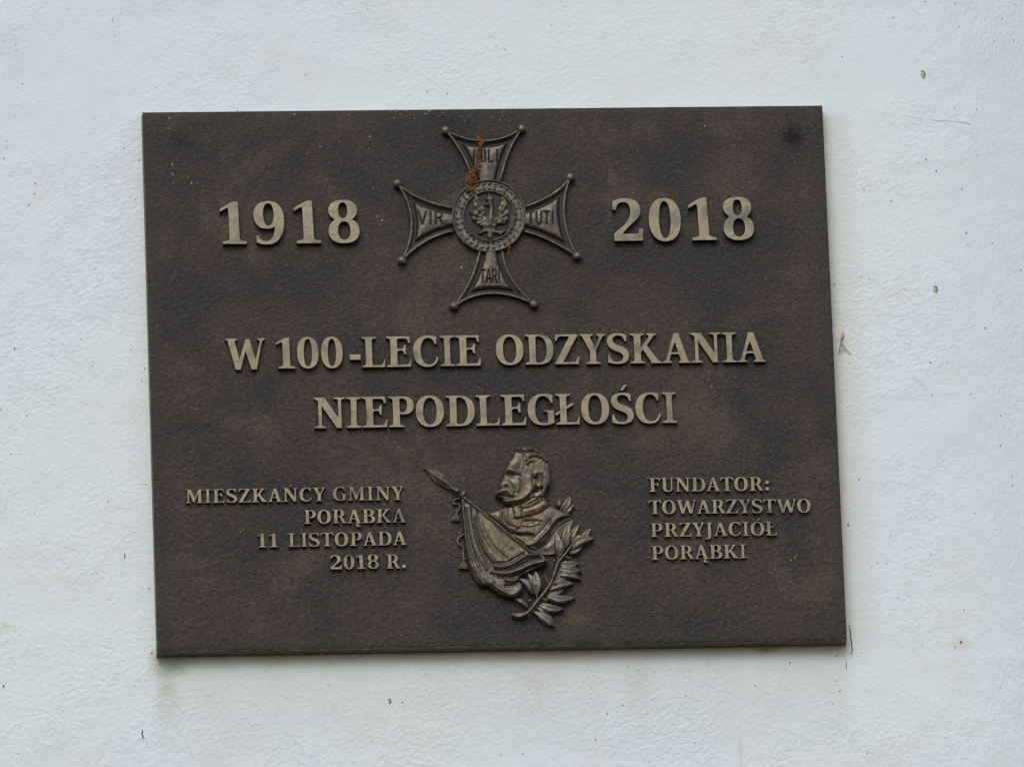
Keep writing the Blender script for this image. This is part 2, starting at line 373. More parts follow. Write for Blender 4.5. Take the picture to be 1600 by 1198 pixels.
# ------------------------------------------------------------------ plaque root and base plate
plq = bpy.data.objects.new('memorial_plaque', None); S.collection.objects.link(plq)
tag(plq, label='dark bronze memorial plaque with raised inscription, cross and bust relief, fixed to white wall', category='plaque')
def base_plate():
    W_, H_ = 150, 120
    cs = [(float(x), float(z)) for x, z in zip(cx_, cz_)]           # tl tr br bl
    def q(u, v):
        a = [cs[0][k] * (1 - u) + cs[1][k] * u for k in (0, 1)]; b = [cs[3][k] * (1 - u) + cs[2][k] * u for k in (0, 1)]
        return [a[k] * (1 - v) + b[k] * v for k in (0, 1)]
    vs, fs, mi = [], [], []
    wob = rng.normal(0, 1, (H_ + 1, W_ + 1))
    for j in range(H_ + 1):
        for i in range(W_ + 1):
            u, v = i / W_, j / H_; x, z = q(u, v)
            ex = min(u, 1 - u) * .75; ez = min(v, 1 - v) * .6; e = min(ex, ez)
            y = .0004 * max(0, 1 - e / .0012) + wob[j, i] * .00006
            if e == 0: y += abs(wob[j, i]) * .0002
            vs.append((x, y, z))
    for j in range(H_):
        for i in range(W_):
            a = j * (W_ + 1) + i; fs.append((a, a + W_ + 1, a + W_ + 2, a + 1)); mi.append(0)
    ring = [(i, 0) for i in range(W_)] + [(W_, j) for j in range(H_)] + [(i, H_) for i in range(W_, 0, -1)] + [(0, j) for j in range(H_, 0, -1)]
    idx = [j * (W_ + 1) + i for i, j in ring]; n = len(idx); base = idx
    for t, (dep, grow) in enumerate(((.0007, .0003), (.0012, -.0002), (PT - .0015, .0012), (PT + .004, .0012))):
        k = len(vs)
        for a in idx:
            x, y, z = vs[a]; mx, mz = (CX0 + CX1) / 2, (CZ0 + CZ1) / 2
            gx = grow * (1 if x > mx else -1) if (abs(x - mx) > (CX1 - CX0) / 2 - .012) else 0
            gz = grow * (1 if z > mz else -1) if (abs(z - mz) > (CZ1 - CZ0) / 2 - .012) else 0
            vs.append((x + gx, dep + float(rng.normal(0, .00008)), z + gz))
        new = list(range(k, k + n))
        for a in range(n):
            fs.append((base[a], base[(a + 1) % n], new[(a + 1) % n], new[a])); mi.append(1)
        base = new
    me = mesh('base_plate', vs, fs); o = link('base_plate', me, [M_PLATE, M_EDGE], plq, False)
    me.polygons.foreach_set('material_index', mi); me.polygons.foreach_set('use_smooth', [m == 0 for m in mi])
base_plate()

# ------------------------------------------------------------------ letters
LST = 'L0 .94 L.09 .915 Q.12 .9 .12 .86 Q.128 .5 .12 .14 Q.12 .1 .09 .085 L0 .06'
O_ = lambda w, ri: [oval(w / 2, .5, w / 2, .515), oval(w / 2, .5, *ri)]
GL = {
'I': (.46, 'M0 0 L.46 0 L.46 .06 L.36 .085 Q.33 .1 .33 .14 Q.322 .5 .33 .86 Q.33 .9 .36 .915 L.46 .94 L.46 1 L0 1 L0 .94 L.1 .915 Q.13 .9 .13 .86 Q.138 .5 .13 .14 Q.13 .1 .1 .085 L0 .06'),
'L': (.745, 'M0 0 L.72 0 L.745 .27 L.69 .27 Q.665 .1 .6 .085 L.38 .085 Q.34 .085 .34 .13 Q.332 .5 .34 .86 Q.34 .9 .37 .915 L.46 .94 L.46 1 L0 1 ' + LST),
'Ł': (.745, 'M0 0 L.72 0 L.745 .27 L.69 .27 Q.665 .1 .6 .085 L.38 .085 Q.34 .085 .34 .13 L.336 .5 L.54 .62 L.56 .655 L.53 .70 L.5 .70 L.338 .6 L.34 .86 Q.34 .9 .37 .915 L.46 .94 L.46 1 L0 1 L0 .94 L.09 .915 Q.12 .9 .12 .86 L.124 .46 L-.03 .37 L-.04 .33 L-.01 .29 L.03 .3 L.122 .36 L.12 .14 Q.12 .1 .09 .085 L0 .06'),
'E': (.79, 'M0 0 L.765 0 L.79 .26 L.73 .26 Q.7 .09 .62 .085 L.4 .085 Q.35 .085 .35 .13 L.35 .47 Q.35 .52 .4 .525 L.48 .53 Q.53 .52 .545 .4 L.62 .4 L.62 .72 L.545 .72 Q.53 .605 .48 .6 L.4 .595 Q.35 .595 .35 .64 L.35 .87 Q.35 .915 .4 .915 L.58 .915 Q.66 .91 .69 .76 L.75 .77 L.74 1 L0 1 ' + LST),
'F': (.72, 'M0 0 L.48 0 L.48 .06 L.38 .085 Q.35 .1 .35 .14 L.35 .44 Q.35 .49 .4 .495 L.48 .5 Q.53 .49 .545 .37 L.62 .37 L.62 .69 L.545 .69 Q.53 .575 .48 .57 L.4 .565 Q.35 .565 .35 .61 L.35 .87 Q.35 .915 .4 .915 L.56 .915 Q.64 .91 .67 .74 L.73 .75 L.72 1 L0 1 ' + LST),
'D': (.91, 'M0 0 L.45 0 C.76 0 .91 .2 .91 .5 C.91 .82 .74 1 .43 1 L0 1 ' + LST + ' M.35 .13 L.35 .87 Q.35 .925 .41 .925 C.58 .925 .675 .78 .675 .5 C.675 .22 .58 .075 .42 .075 Q.35 .075 .35 .13'),
'P': (.79, 'M0 0 L.47 0 L.47 .06 L.38 .085 Q.35 .1 .35 .14 L.35 .42 Q.4 .405 .47 .405 C.68 .405 .79 .52 .79 .7 C.79 .89 .68 1 .45 1 L0 1 ' + LST + ' M.35 .51 L.35 .87 Q.35 .925 .41 .925 C.52 .925 .565 .85 .565 .71 C.565 .56 .51 .48 .42 .48 Q.37 .48 .35 .51'),
'R': (.91, 'M0 0 L.46 0 L.46 .06 L.38 .085 Q.35 .1 .35 .14 L.35 .44 L.41 .44 Q.46 .43 .49 .37 L.66 0 L.92 0 L.92 .06 Q.87 .07 .84 .12 L.7 .38 Q.67 .43 .62 .46 C.72 .5 .77 .6 .77 .73 C.77 .91 .66 1 .45 1 L0 1 ' + LST + ' M.35 .52 L.35 .87 Q.35 .925 .4 .925 C.5 .925 .545 .86 .545 .73 C.545 .59 .5 .515 .4 .515 Q.37 .515 .35 .52'),
'B': (.85, 'M0 0 L.48 0 C.73 0 .85 .1 .85 .28 C.85 .42 .77 .5 .64 .53 C.74 .57 .79 .65 .79 .76 C.79 .92 .68 1 .46 1 L0 1 ' + LST + ' M.35 .13 L.35 .49 L.42 .49 C.55 .49 .61 .41 .61 .28 C.61 .15 .55 .075 .43 .075 Q.35 .075 .35 .13 M.35 .565 L.35 .87 Q.35 .925 .4 .925 C.52 .925 .56 .87 .56 .75 C.56 .63 .51 .565 .42 .565'),
'O': (.89, O_(.89, (.2, .425))),
'0': (.69, O_(.69, (.118, .43))),
'C': (.81, 'M.8 .3 L.73 .34 Q.69 .08 .5 .08 C.33 .08 .25 .27 .25 .5 C.25 .76 .33 .925 .48 .925 Q.62 .925 .68 .73 L.74 .72 L.75 .97 Q.62 1.015 .48 1.015 C.18 1.015 0 .8 0 .49 C0 .18 .17 -.015 .46 -.015 C.64 -.015 .76 .08 .8 .3'),
'G': (.855, 'M.8 .97 L.8 .69 L.73 .7 Q.66 .925 .49 .925 C.33 .925 .25 .76 .25 .5 C.25 .23 .34 .07 .5 .07 Q.61 .07 .62 .11 L.62 .36 Q.62 .4 .58 .41 L.5 .43 L.5 .48 L.855 .48 L.855 .44 Q.83 .43 .83 .4 L.83 .06 Q.68 -.015 .5 -.015 C.17 -.015 0 .18 0 .5 C0 .81 .2 1.015 .51 1.015 Q.66 1.015 .8 .97'),
'S': (.715, 'M.03 .04 Q.2 -.015 .35 -.015 C.58 -.015 .715 .1 .715 .29 C.715 .45 .62 .53 .45 .6 L.33 .65 C.25 .69 .21 .72 .21 .79 C.21 .88 .28 .925 .38 .925 Q.53 .925 .58 .73 L.64 .73 L.64 .97 Q.5 1.015 .37 1.015 C.15 1.015 .01 .91 .01 .73 C.01 .58 .1 .49 .27 .42 L.38 .375 C.47 .335 .51 .29 .51 .22 C.51 .12 .44 .07 .33 .07 Q.15 .07 .1 .3 L.03 .3'),
'Z': (.78, 'M0 0 L.755 0 L.78 .25 L.715 .26 Q.69 .1 .6 .085 L.27 .085 L.74 .95 L.74 1 L.03 1 L.01 .77 L.07 .76 Q.1 .905 .18 .915 L.46 .915 L0 .05'),
'Y': (.825, 'M.19 0 L.64 0 L.64 .06 L.55 .085 Q.52 .1 .52 .14 L.52 .44 L.715 .87 Q.74 .91 .77 .925 L.825 .94 L.825 1 L.52 1 L.52 .94 Q.62 .93 .6 .87 L.48 .58 L.345 .86 Q.33 .93 .42 .94 L.42 1 L0 1 L0 .94 L.04 .93 Q.07 .92 .09 .87 L.31 .42 L.31 .14 Q.31 .1 .28 .085 L.19 .06'),
'K': (1.0, 'M0 0 L.46 0 L.46 .06 L.38 .085 Q.35 .1 .35 .14 L.35 .37 L.41 .44 L.64 .07 L.64 0 L1 0 L1 .06 Q.92 .07 .87 .14 L.55 .6 L.74 .86 Q.78 .92 .86 .94 L.86 1 L.52 1 L.52 .94 Q.62 .93 .58 .86 L.35 .55 L.35 .86 Q.35 .9 .38 .915 L.46 .94 L.46 1 L0 1 ' + LST),
'A': (.89, 'M0 0 L.31 0 L.31 .06 Q.22 .07 .235 .12 L.275 .27 Q.29 .29 .32 .29 L.49 .29 Q.52 .29 .53 .26 L.57 .12 Q.58 .07 .51 .06 L.51 0 L.89 0 L.89 .06 Q.83 .07 .81 .13 L.54 1 L.37 1 L.115 .14 Q.09 .07 0 .06 M.3 .37 L.5 .37 L.41 .68'),
'Ą': (.89, 'M0 0 L.31 0 L.31 .06 Q.22 .07 .235 .12 L.275 .27 Q.29 .29 .32 .29 L.49 .29 Q.52 .29 .53 .26 L.57 .12 Q.58 .07 .51 .06 L.51 0 L.66 0 Q.52 -.08 .53 -.17 Q.56 -.31 .86 -.26 L.86 -.16 Q.71 -.18 .70 -.12 Q.71 -.05 .82 0 L.89 0 L.89 .06 Q.83 .07 .81 .13 L.54 1 L.37 1 L.115 .14 Q.09 .07 0 .06 M.3 .37 L.5 .37 L.41 .68'),
'N': (.975, 'M0 0 L.37 0 L.37 .06 L.29 .08 Q.255 .09 .255 .13 L.255 .7 L.69 0 L.86 0 L.86 .87 Q.86 .91 .89 .925 L.975 .94 L.975 1 L.61 1 L.61 .94 L.71 .925 Q.745 .91 .745 .87 L.745 .36 L.35 1 L0 1 L0 .94 Q.08 .93 .13 .86 L.13 .13 Q.13 .09 .09 .08 L0 .06'),
'M': (1.13, 'M0 0 L.34 0 L.34 .06 Q.24 .07 .245 .13 L.26 .68 L.5 .03 L.58 .03 L.8 .66 L.8 .13 Q.8 .08 .7 .06 L.7 0 L1.13 0 L1.13 .06 Q1.02 .07 1.02 .13 L1.02 .87 Q1.02 .93 1.13 .94 L1.13 1 L.83 1 L.6 .4 L.36 1 L.02 1 L.02 .94 Q.13 .93 .13 .87 L.12 .13 Q.12 .07 0 .06'),
'W': (1.3, 'M.32 0 L.5 0 L.66 .56 L.84 0 L1.02 0 L1.2 .86 Q1.22 .92 1.3 .94 L1.3 1 L1.04 1 L1.04 .94 Q1.14 .93 1.12 .86 L.98 .36 L.8 .98 L.66 .98 L.465 .36 L.33 .86 Q.31 .93 .4 .94 L.4 1 L0 1 L0 .94 Q.07 .93 .09 .86'),
'T': (.84, 'M.2 0 L.64 0 L.64 .06 L.56 .085 Q.53 .1 .53 .14 L.53 .87 Q.53 .915 .57 .915 L.66 .915 Q.74 .91 .775 .74 L.84 .75 L.82 1 L.02 1 L0 .75 L.065 .74 Q.1 .91 .18 .915 L.27 .915 Q.31 .915 .31 .87 L.31 .14 Q.31 .1 .28 .085 L.2 .06'),
'U': (.85, 'M.43 -.015 C.2 -.015 .12 .08 .12 .28 L.12 .87 Q.12 .91 .09 .925 L0 .94 L0 1 L.45 1 L.45 .94 L.37 .925 Q.34 .91 .34 .87 L.34 .29 Q.34 .085 .49 .085 Q.63 .085 .63 .29 L.63 .87 Q.63 .91 .6 .925 L.52 .94 L.52 1 L.85 1 L.85 .94 L.77 .925 Q.74 .91 .74 .87 L.74 .28 C.74 .08 .63 -.015 .43 -.015'),
'J': (.46, 'M.36 .87 Q.36 .91 .39 .925 L.46 .94 L.46 1 L.03 1 L.03 .94 L.11 .925 Q.14 .91 .14 .87 L.14 .02 Q.14 -.13 .04 -.12 L-.05 -.1 L-.07 -.2 Q.36 -.3 .36 .05'),
'1': (.61, 'M.06 0 L.61 0 L.61 .07 Q.47 .08 .455 .13 L.43 1 L.33 1 Q.2 .96 .01 .83 L0 .745 L.15 .83 Q.2 .86 .2 .78 L.215 .13 Q.215 .08 .06 .07'),
'9': (.725, [bez('M.06 .21 L.12 .2 Q.16 .07 .3 .075 C.42 .075 .48 .2 .5 .4 Q.42 .355 .32 .355 C.12 .355 0 .48 0 .68 C0 .89 .14 1.01 .36 1.01 C.6 1.01 .725 .83 .725 .56 C.725 .2 .58 -.01 .33 -.01 Q.18 -.01 .06 .04')[0], oval(.355, .69, .12, .255)]),
'8': (.72, [bez('M.36 1.01 C.57 1.01 .68 .92 .68 .77 C.68 .66 .62 .59 .56 .545 C.66 .49 .72 .41 .72 .28 C.72 .09 .58 -.01 .36 -.01 C.14 -.01 0 .09 0 .27 C0 .41 .06 .48 .15 .545 C.06 .61 .01 .67 .01 .76 C.01 .92 .14 1.01 .36 1.01')[0], oval(.345, .76, .1, .18), oval(.365, .29, .137, .21)]),
'2': (.71, 'M.02 0 L.7 0 L.71 .29 L.6 .28 L.6 .21 Q.59 .175 .56 .175 L.23 .17 Q.3 .27 .48 .42 C.6 .52 .67 .6 .67 .72 C.67 .92 .52 1.01 .3 1.01 Q.14 1 .01 .94 L0 .73 L.1 .73 L.11 .8 Q.14 .91 .27 .91 C.37 .91 .42 .83 .42 .71 C.42 .56 .36 .48 .25 .36 L.02 .18'),
'-': (.37, 'M0 .245 L.37 .245 L.37 .435 L0 .435'),
'.': (.3, [oval(.15, .145, .15, .15, 16, 2)]),
':': (.3, [oval(.15, .145, .15, .15, 16, 2), oval(.15, .61, .15, .15, 16, 2)]),
}
def acute(x, y): return [(x, y), (x + .11, y), (x + .26, y + .19), (x + .13, y + .2)]
for a, b, x, y in (('Ś', 'S', .29, 1.07), ('Ń', 'N', .42, 1.06), ('Ó', 'O', .42, 1.05)):
    w, p = GL[b]; GL[a] = (w, (bez(p) if isinstance(p, str) else list(p)) + [acute(x, y)])
NAMES = {'-': 'hyphen', '.': 'full_stop', ':': 'colon'}
GC = {}
def glyph(ch, size):
    """mesh of a glyph at real size: letters stand proud of the plate with a softened edge"""
    if (ch, size) in GC: return GC[(ch, size)]
    cap, th, bv = {'big': (66.5, 8.0, .9), 'mid': (48, 6.5, .8), 'small': (21.4, 5.0, .55)}[size]
    w, p = GL[ch]; cons = bez(p) if isinstance(p, str) else p
    cu = bpy.data.curves.new('glyph', 'CURVE'); cu.dimensions = '2D'; cu.fill_mode = 'BOTH'
    cu.extrude = th * U / 2; cu.bevel_depth = bv * U; cu.offset = -(bv + {'big': 0, 'mid': .15, 'small': .15}[size]) * U; cu.bevel_resolution = 2
    for c in cons:
        q = [c[0]]
        for a in c[1:]:
            if math.hypot(a[0] - q[-1][0], a[1] - q[-1][1]) > .004: q.append(a)
        if math.hypot(q[0][0] - q[-1][0], q[0][1] - q[-1][1]) <= .004: q.pop()
        sp = cu.splines.new('POLY'); sp.points.add(len(q) - 1); sp.use_cyclic_u = True
        for k, (x, y) in enumerate(q): sp.points[k].co = (x * cap * U, y * cap * U, 0, 1)
    to = bpy.data.objects.new('glyph', cu); S.collection.objects.link(to); bpy.context.view_layer.update()
    me = bpy.data.meshes.new_from_object(to.evaluated_get(bpy.context.evaluated_depsgraph_get()))
    bpy.data.objects.remove(to); bpy.data.curves.remove(cu)
    me.materials.clear(); me.materials.append(M_FACE); me.materials.append(M_SIDE)
    nz = np.empty(len(me.polygons) * 3); me.polygons.foreach_get('normal', nz); nz = nz.reshape(-1, 3)[:, 2]
    me.polygons.foreach_set('material_index', [0 if z > .55 else 1 for z in nz])
    me.polygons.foreach_set('use_smooth', [False] * len(me.polygons))
    GC[(ch, size)] = (me, w * cap * U, cap * U, th * U); return GC[(ch, size)]
BEAR = {c: 1.0 for c in 'ODSCG0892ÓŚUBPR'}; BEAR.update({c: .65 for c in 'INEMLFZŃ1J'}); BEAR.update({c: .4 for c in 'AKĄŁ'}); BEAR.update({c: .15 for c in 'YWT'})
# text, x left, x right, baseline y at left, at right, cap height (photo pixels), size, width factor
WORDS = [('1', 343.8, 385.8, 382, 381.6, 67, 'big'), ('9', 397, 445.4, 382.2, 381.6, 67.2, 'big'), ('1', 459.5, 502, 380.8, 380.4, 67, 'big'), ('8', 514, 563, 380.4, 379.6, 67, 'big'),
 ('2', 958.6, 1006, 377.2, 376.6, 66.5, 'big'), ('0', 1015, 1065.8, 377, 376.3, 66.5, 'big'), ('1', 1077.8, 1120, 376, 375.4, 67, 'big'), ('8', 1131.3, 1179.6, 375.4, 374.6, 66.8, 'big'),
 ('W', 352.5, 415.2, 578.3, 577.5, 49.5, 'mid'), ('100', 431.5, 536.6, 576.3, 575, 49, 'mid'), ('-', 546.8, 564.5, 574.4, 574, 48, 'mid'), ('LECIE', 565.7, 752.5, 574.6, 571.6, 48.3, 'mid'),
 ('ODZYSKANIA', 775.3, 1196.8, 570.6, 565.8, 47.4, 'mid'), ('NIEPODLEGŁOŚCI', 491.2, 1058.8, 669.6, 660.8, 48.6, 'mid'),
 ('MIESZKAŃCY', 290, 509.2, 786.2, 782.8, 21.6, 'small'), ('GMINY', 520, 631.8, 782, 780.8, 21.6, 'small'), ('PORĄBKA', 474.8, 634.8, 818.4, 816, 21.6, 'small'),
 ('11', 402.2, 435.4, 855.2, 854.7, 22, 'small'), ('LISTOPADA', 450.5, 635.6, 854.4, 851.2, 21.6, 'small'), ('2018', 516.3, 592.6, 889.4, 888.2, 22.4, 'small'), ('R', 603.6, 625.6, 888, 887.8, 22, 'small'), ('.', 628.2, 634.8, 887.8, 887.7, 22, 'small'),
 ('FUNDATOR', 1014.2, 1193.2, 768.3, 766.6, 21.8, 'small'), (':', 1196, 1202.6, 766.4, 766.3, 21.8, 'small'), ('TOWARZYSTWO', 1013.7, 1267.4, 803, 800.6, 21.6, 'small'),
 ('PRZYJACIÓŁ', 1016.4, 1214.6, 838.8, 836.2, 21.8, 'small'), ('PORĄBKI', 1018.1, 1167, 874.4, 871.7, 21.8, 'small')]
for text, x0, x1, y0, y1, cap, size in WORDS:
    gs = [glyph(c, size) for c in text]; hh = gs[0][3]
    X, Z = plane([x0, x1, x0], [y0, y1, y0 - cap], hh)
    L = math.hypot(X[1] - X[0], Z[1] - Z[0]); ang = math.atan2(Z[1] - Z[0], X[1] - X[0]); sz = (Z[2] - Z[0]) / gs[0][2]
    if len(text) == 1: sx, gaps = L / gs[0][1], []
    else:
        sx = sz * (1.09 if size == 'small' else 1.0)
        if text == '100': sx *= .98
        wsum = sum(g[1] for g in gs) * sx; bw = [BEAR.get(a, .6) + BEAR.get(b, .6) for a, b in zip(text, text[1:])]
        tot = L - wsum
        if tot < sum(bw) * .015 * cap * U: sx *= (L - sum(bw) * .015 * cap * U) / wsum; wsum = sum(g[1] for g in gs) * sx; tot = L - wsum
        gaps = [tot * b / sum(bw) for b in bw]
    t = 0.0
    for k, (c, g) in enumerate(zip(text, gs)):
        o = bpy.data.objects.new(NAMES.get(c, 'digit' if c.isdigit() else 'letter'), g[0]); S.collection.objects.link(o); o.parent = plq
        o.location = (X[0] + math.cos(ang) * t, -hh / 2 + .0004 + g[3] * 0, Z[0] + math.sin(ang) * t)
        o.rotation_euler = (math.pi / 2, -ang + rad(random.uniform(-.35, .35)), 0); o.rotation_mode = 'XYZ'
        o.matrix_world = Matrix.Translation(o.location) @ Matrix.Rotation(-ang + rad(random.uniform(-.3, .3)), 4, 'Y') @ Matrix.Rotation(math.pi / 2, 4, 'X') @ Matrix.Diagonal((sx, sz, 1, 1))
        t += g[1] * sx + (gaps[k] if k < len(gaps) else 0)

# ------------------------------------------------------------------ cast reliefs
def polydist(P, poly, closed=True):
    """distance to a polyline and nearest point"""
    best = np.full(len(P), 1e9); near = np.zeros((len(P), 2)); n = len(poly)
    for i in range(n if closed else n - 1):
        a = np.array(poly[i], float); b = np.array(poly[(i + 1) % n], float); ab = b - a
        t = np.clip(((P - a) @ ab) / max(ab @ ab, 1e-9), 0, 1); c = a + t[:, None] * ab
        d = np.hypot(*(P - c).T); m = d < best; best[m] = d[m]; near[m] = c[m]
    return best, near
def inside(P, poly):
    x, y = P.T; r = np.zeros(len(P), bool); n = len(poly)
    for i in range(n):
        (x0, y0), (x1, y1) = poly[i], poly[(i + 1) % n]
        if y0 == y1: continue
        r ^= ((y0 > y) != (y1 > y)) & (x < (x1 - x0) * (y - y0) / (y1 - y0) + x0)
    return r
def spline(pts, n=6, closed=False):
    P = [np.array(p, float) for p in pts]; N = len(P); out = []
    for i in range(N if closed else N - 1):
        p0 = P[(i - 1) % N] if closed or i else P[0]; p1 = P[i]; p2 = P[(i + 1) % N]; p3 = P[(i + 2) % N] if closed or i + 2 < N else P[-1]
        for k in range(n):
            t = k / n; out.append(.5 * ((2*p1) + (-p0+p2)*t + (2*p0-5*p1+4*p2-p3)*t*t + (-p0+3*p1-3*p2+p3)*t**3))
    if not closed: out.append(P[-1])
    return [tuple(p) for p in out]
def relief(name, outline, hfun, step, mats, parent, href=6.0, matfun=None, floor=-.8):
    """a cast surface: heights hfun(P, sd) in photo pixels above the plate, clean rim on the outline"""
    o = np.array(outline); x0, y0 = o.min(0) - step * 1.5; x1, y1 = o.max(0) + step * 1.5
    gx = np.arange(x0, x1, step); gy = np.arange(y0, y1, step); nx, ny = len(gx), len(gy)
    P = np.stack(np.meshgrid(gx, gy), -1).reshape(-1, 2)
    ins = inside(P, outline).reshape(ny, nx)
    quad = ins[:-1, :-1] | ins[1:, :-1] | ins[:-1, 1:] | ins[1:, 1:]
    jj, ii = np.nonzero(quad); a = jj * nx + ii
    F = np.stack([a, a + nx, a + nx + 1, a + 1], 1); used = np.unique(F)
    remap = np.full(nx * ny, -1); remap[used] = np.arange(len(used)); F = remap[F]
    Q = P[used].copy(); I = ins.reshape(-1)[used]
    d, near = polydist(Q, outline); Q[~I] = near[~I]; sd = np.where(I, d, 0)
    H = hfun(Q, sd); H = np.where(I, H, floor)
    X, Z = plane(Q[:, 0], Q[:, 1], href * U)
    V = np.stack([X, -H * U, Z], 1)
    me = bpy.data.meshes.new(name); me.vertices.add(len(V)); me.vertices.foreach_set('co', V.astype(np.float32).ravel())
    me.loops.add(F.size); me.loops.foreach_set('vertex_index', F.astype(np.int32).ravel())
    me.polygons.add(len(F)); me.polygons.foreach_set('loop_start', np.arange(0, F.size, 4, dtype=np.int32))
    me.update(calc_edges=True); me.validate()
    ob = link(name, me, mats, parent)
    if matfun is not None and len(me.polygons) == len(F):
        c = Q[F].mean(1); s = sd[F].mean(1); me.polygons.foreach_set('material_index', matfun(c, s, H[F].mean(1)).astype(np.int32))
    return ob
def dome(sd, D, H, p=2.0): return H * (1 - np.clip(1 - sd / D, 0, 1) ** p) ** (1 / p)
def ridge(P, pts, w, amp, sm=True):
    q = spline(pts, 5) if sm and len(pts) > 2 else pts
    d, _ = polydist(P, q, False); return amp * np.exp(-(d / w) ** 2)
def bump(P, x, y, sx, sy, rot, amp):
    c, s = math.cos(rad(rot)), math.sin(rad(rot)); u = (P[:, 0] - x) * c + (P[:, 1] - y) * s; v = -(P[:, 0] - x) * s + (P[:, 1] - y) * c
    return amp * np.exp(-(u / sx) ** 2 - (v / sy) ** 2)

# ---- the cross
RC = (763.8, 337.8); RX, RY = 58.6, 57.6
disc = [(RC[0] + RX * math.cos(a), RC[1] + RY * math.sin(a)) for a in np.linspace(0, 2 * math.pi, 72, endpoint=False)]
def h_disc(P, sd):
    r = np.hypot((P[:, 0] - RC[0]) / RX, (P[:, 1] - RC[1]) / RY) * 58
    h = np.full(len(P), 6.0); h = np.where(r < 38, 4.2 + .8 * np.cos(r / 38 * 1.5), h)
    h += 3.2 * np.exp(-((r - 56) / 1.6) ** 2) + 2.8 * np.exp(-((r - 39) / 1.7) ** 2)
    return h
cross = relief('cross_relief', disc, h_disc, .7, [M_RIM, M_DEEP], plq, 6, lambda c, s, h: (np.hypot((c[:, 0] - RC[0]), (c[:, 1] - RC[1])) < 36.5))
BALLS = dict(tl=(696.4, 204), tr=(815, 202), lt=(620.8, 287), lb=(628, 407), rt=(891, 277.5), rb=(901.8, 400.6), bl=(709, 478.6), br=(834.5, 475.4))
B_ = BALLS
def q3(a, m, b):  # curve through three points
    c = (2 * m[0] - (a[0] + b[0]) / 2, 2 * m[1] - (a[1] + b[1]) / 2)
    return [((1-t)**2*a[0]+2*t*(1-t)*c[0]+t*t*b[0], (1-t)**2*a[1]+2*t*(1-t)*c[1]+t*t*b[1]) for t in np.linspace(0, 1, 15)]
ARMS = [ # outer edge, second side, first side -> closed outline
 (q3(B_['tl'], (757, 220.5), B_['tr']), q3(B_['tr'], (794.5, 239), (781.6, 283)), q3((739.5, 283), (722.5, 241), B_['tl'])),
 (q3(B_['lb'], (643, 345), B_['lt']), q3(B_['lt'], (658, 311), (709, 325.5)), q3((708.5, 361), (665, 377), B_['lb'])),
 (q3(B_['rt'], (881.5, 338), B_['rb']), q3(B_['rb'], (861, 377), (819.5, 361.5)), q3((819.5, 323.5), (863, 304), B_['rt'])),
 (q3(B_['br'], (768, 458.5), B_['bl']), q3(B_['bl'], (735, 438), (749.5, 393)), q3((785, 393), (799, 435), B_['br']))]
def sans(t, x0, y0, x1, y1):
    """single-stroke capitals inside a pixel box"""
    G_ = {'V': [[(0, 0), (.5, 1), (1, 0)]], 'I': [[(.5, 0), (.5, 1)]], 'R': [[(.1, 1), (.1, 0), (.6, 0), (.85, .12), (.85, .38), (.6, .5), (.1, .5)], [(.5, .5), (.95, 1)]],
          'T': [[(0, 0), (1, 0)], [(.5, 0), (.5, 1)]], 'U': [[(.1, 0), (.1, .8), (.35, 1), (.65, 1), (.9, .8), (.9, 0)]], 'A': [[(0, 1), (.5, 0), (1, 1)], [(.2, .68), (.8, .68)]],
          'M': [[(0, 1), (.12, 0), (.5, .8), (.88, 0), (1, 1)]], 'L': [[(.1, 0), (.1, 1), (.8, 1)]]}
    W = {'I': .35, 'M': 1.2}; ws = [W.get(c, .85) for c in t]; gap = .28; tot = sum(ws) + gap * (len(t) - 1); k = (x1 - x0) / tot; x = x0; out = []
    for c, w in zip(t, ws):
        out += [[(x + a * w * k, y0 + b * (y1 - y0)) for a, b in s] for s in G_[c]]; x += (w + gap) * k
    return out
TXT = [sans('MILI', 740, 235.5, 779, 254), sans('VIR', 653.5, 331.5, 692.5, 351.5), sans('TUTI', 825, 331.5, 866, 351.5), sans('TARI', 750.5, 422.5, 782, 443)]
for (a, b, c), strokes in zip(ARMS, TXT):
    out = a + b[1:] + c[:-1]
    def h_arm(P, sd, a=a, b=b, c=c, strokes=strokes):
        d = np.minimum.reduce([polydist(P, e, False)[0] for e in (a, b, c)])
        h = 2.2 + 4.6 * (1 / (1 + np.exp(-(d - 9.5) / .7))) + 2.6 * np.clip((d - 9) / 16, 0, 1) ** .7
        h += 3.4 * np.exp(-((d - 1.4) / 2.0) ** 2)
        for s in strokes: h -= 1.7 * np.exp(-(polydist(P, s, False)[0] / 1.1) ** 2) * (d > 9)
        return h
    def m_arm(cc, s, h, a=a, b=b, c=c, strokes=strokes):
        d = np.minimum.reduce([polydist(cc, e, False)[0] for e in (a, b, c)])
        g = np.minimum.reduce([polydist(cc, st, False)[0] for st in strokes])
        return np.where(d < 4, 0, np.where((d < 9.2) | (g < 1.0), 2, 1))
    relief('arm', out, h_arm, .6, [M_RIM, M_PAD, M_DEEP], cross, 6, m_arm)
    mm = MB()
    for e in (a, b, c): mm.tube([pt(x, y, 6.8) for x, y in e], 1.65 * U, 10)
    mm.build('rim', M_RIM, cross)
for k, (x, y) in BALLS.items():
    m = MB(); p = pt(x, y, 5.5); m.ball(p, 7.2 * U, .8, 18, 12); m.build('ball', M_RIM, cross)
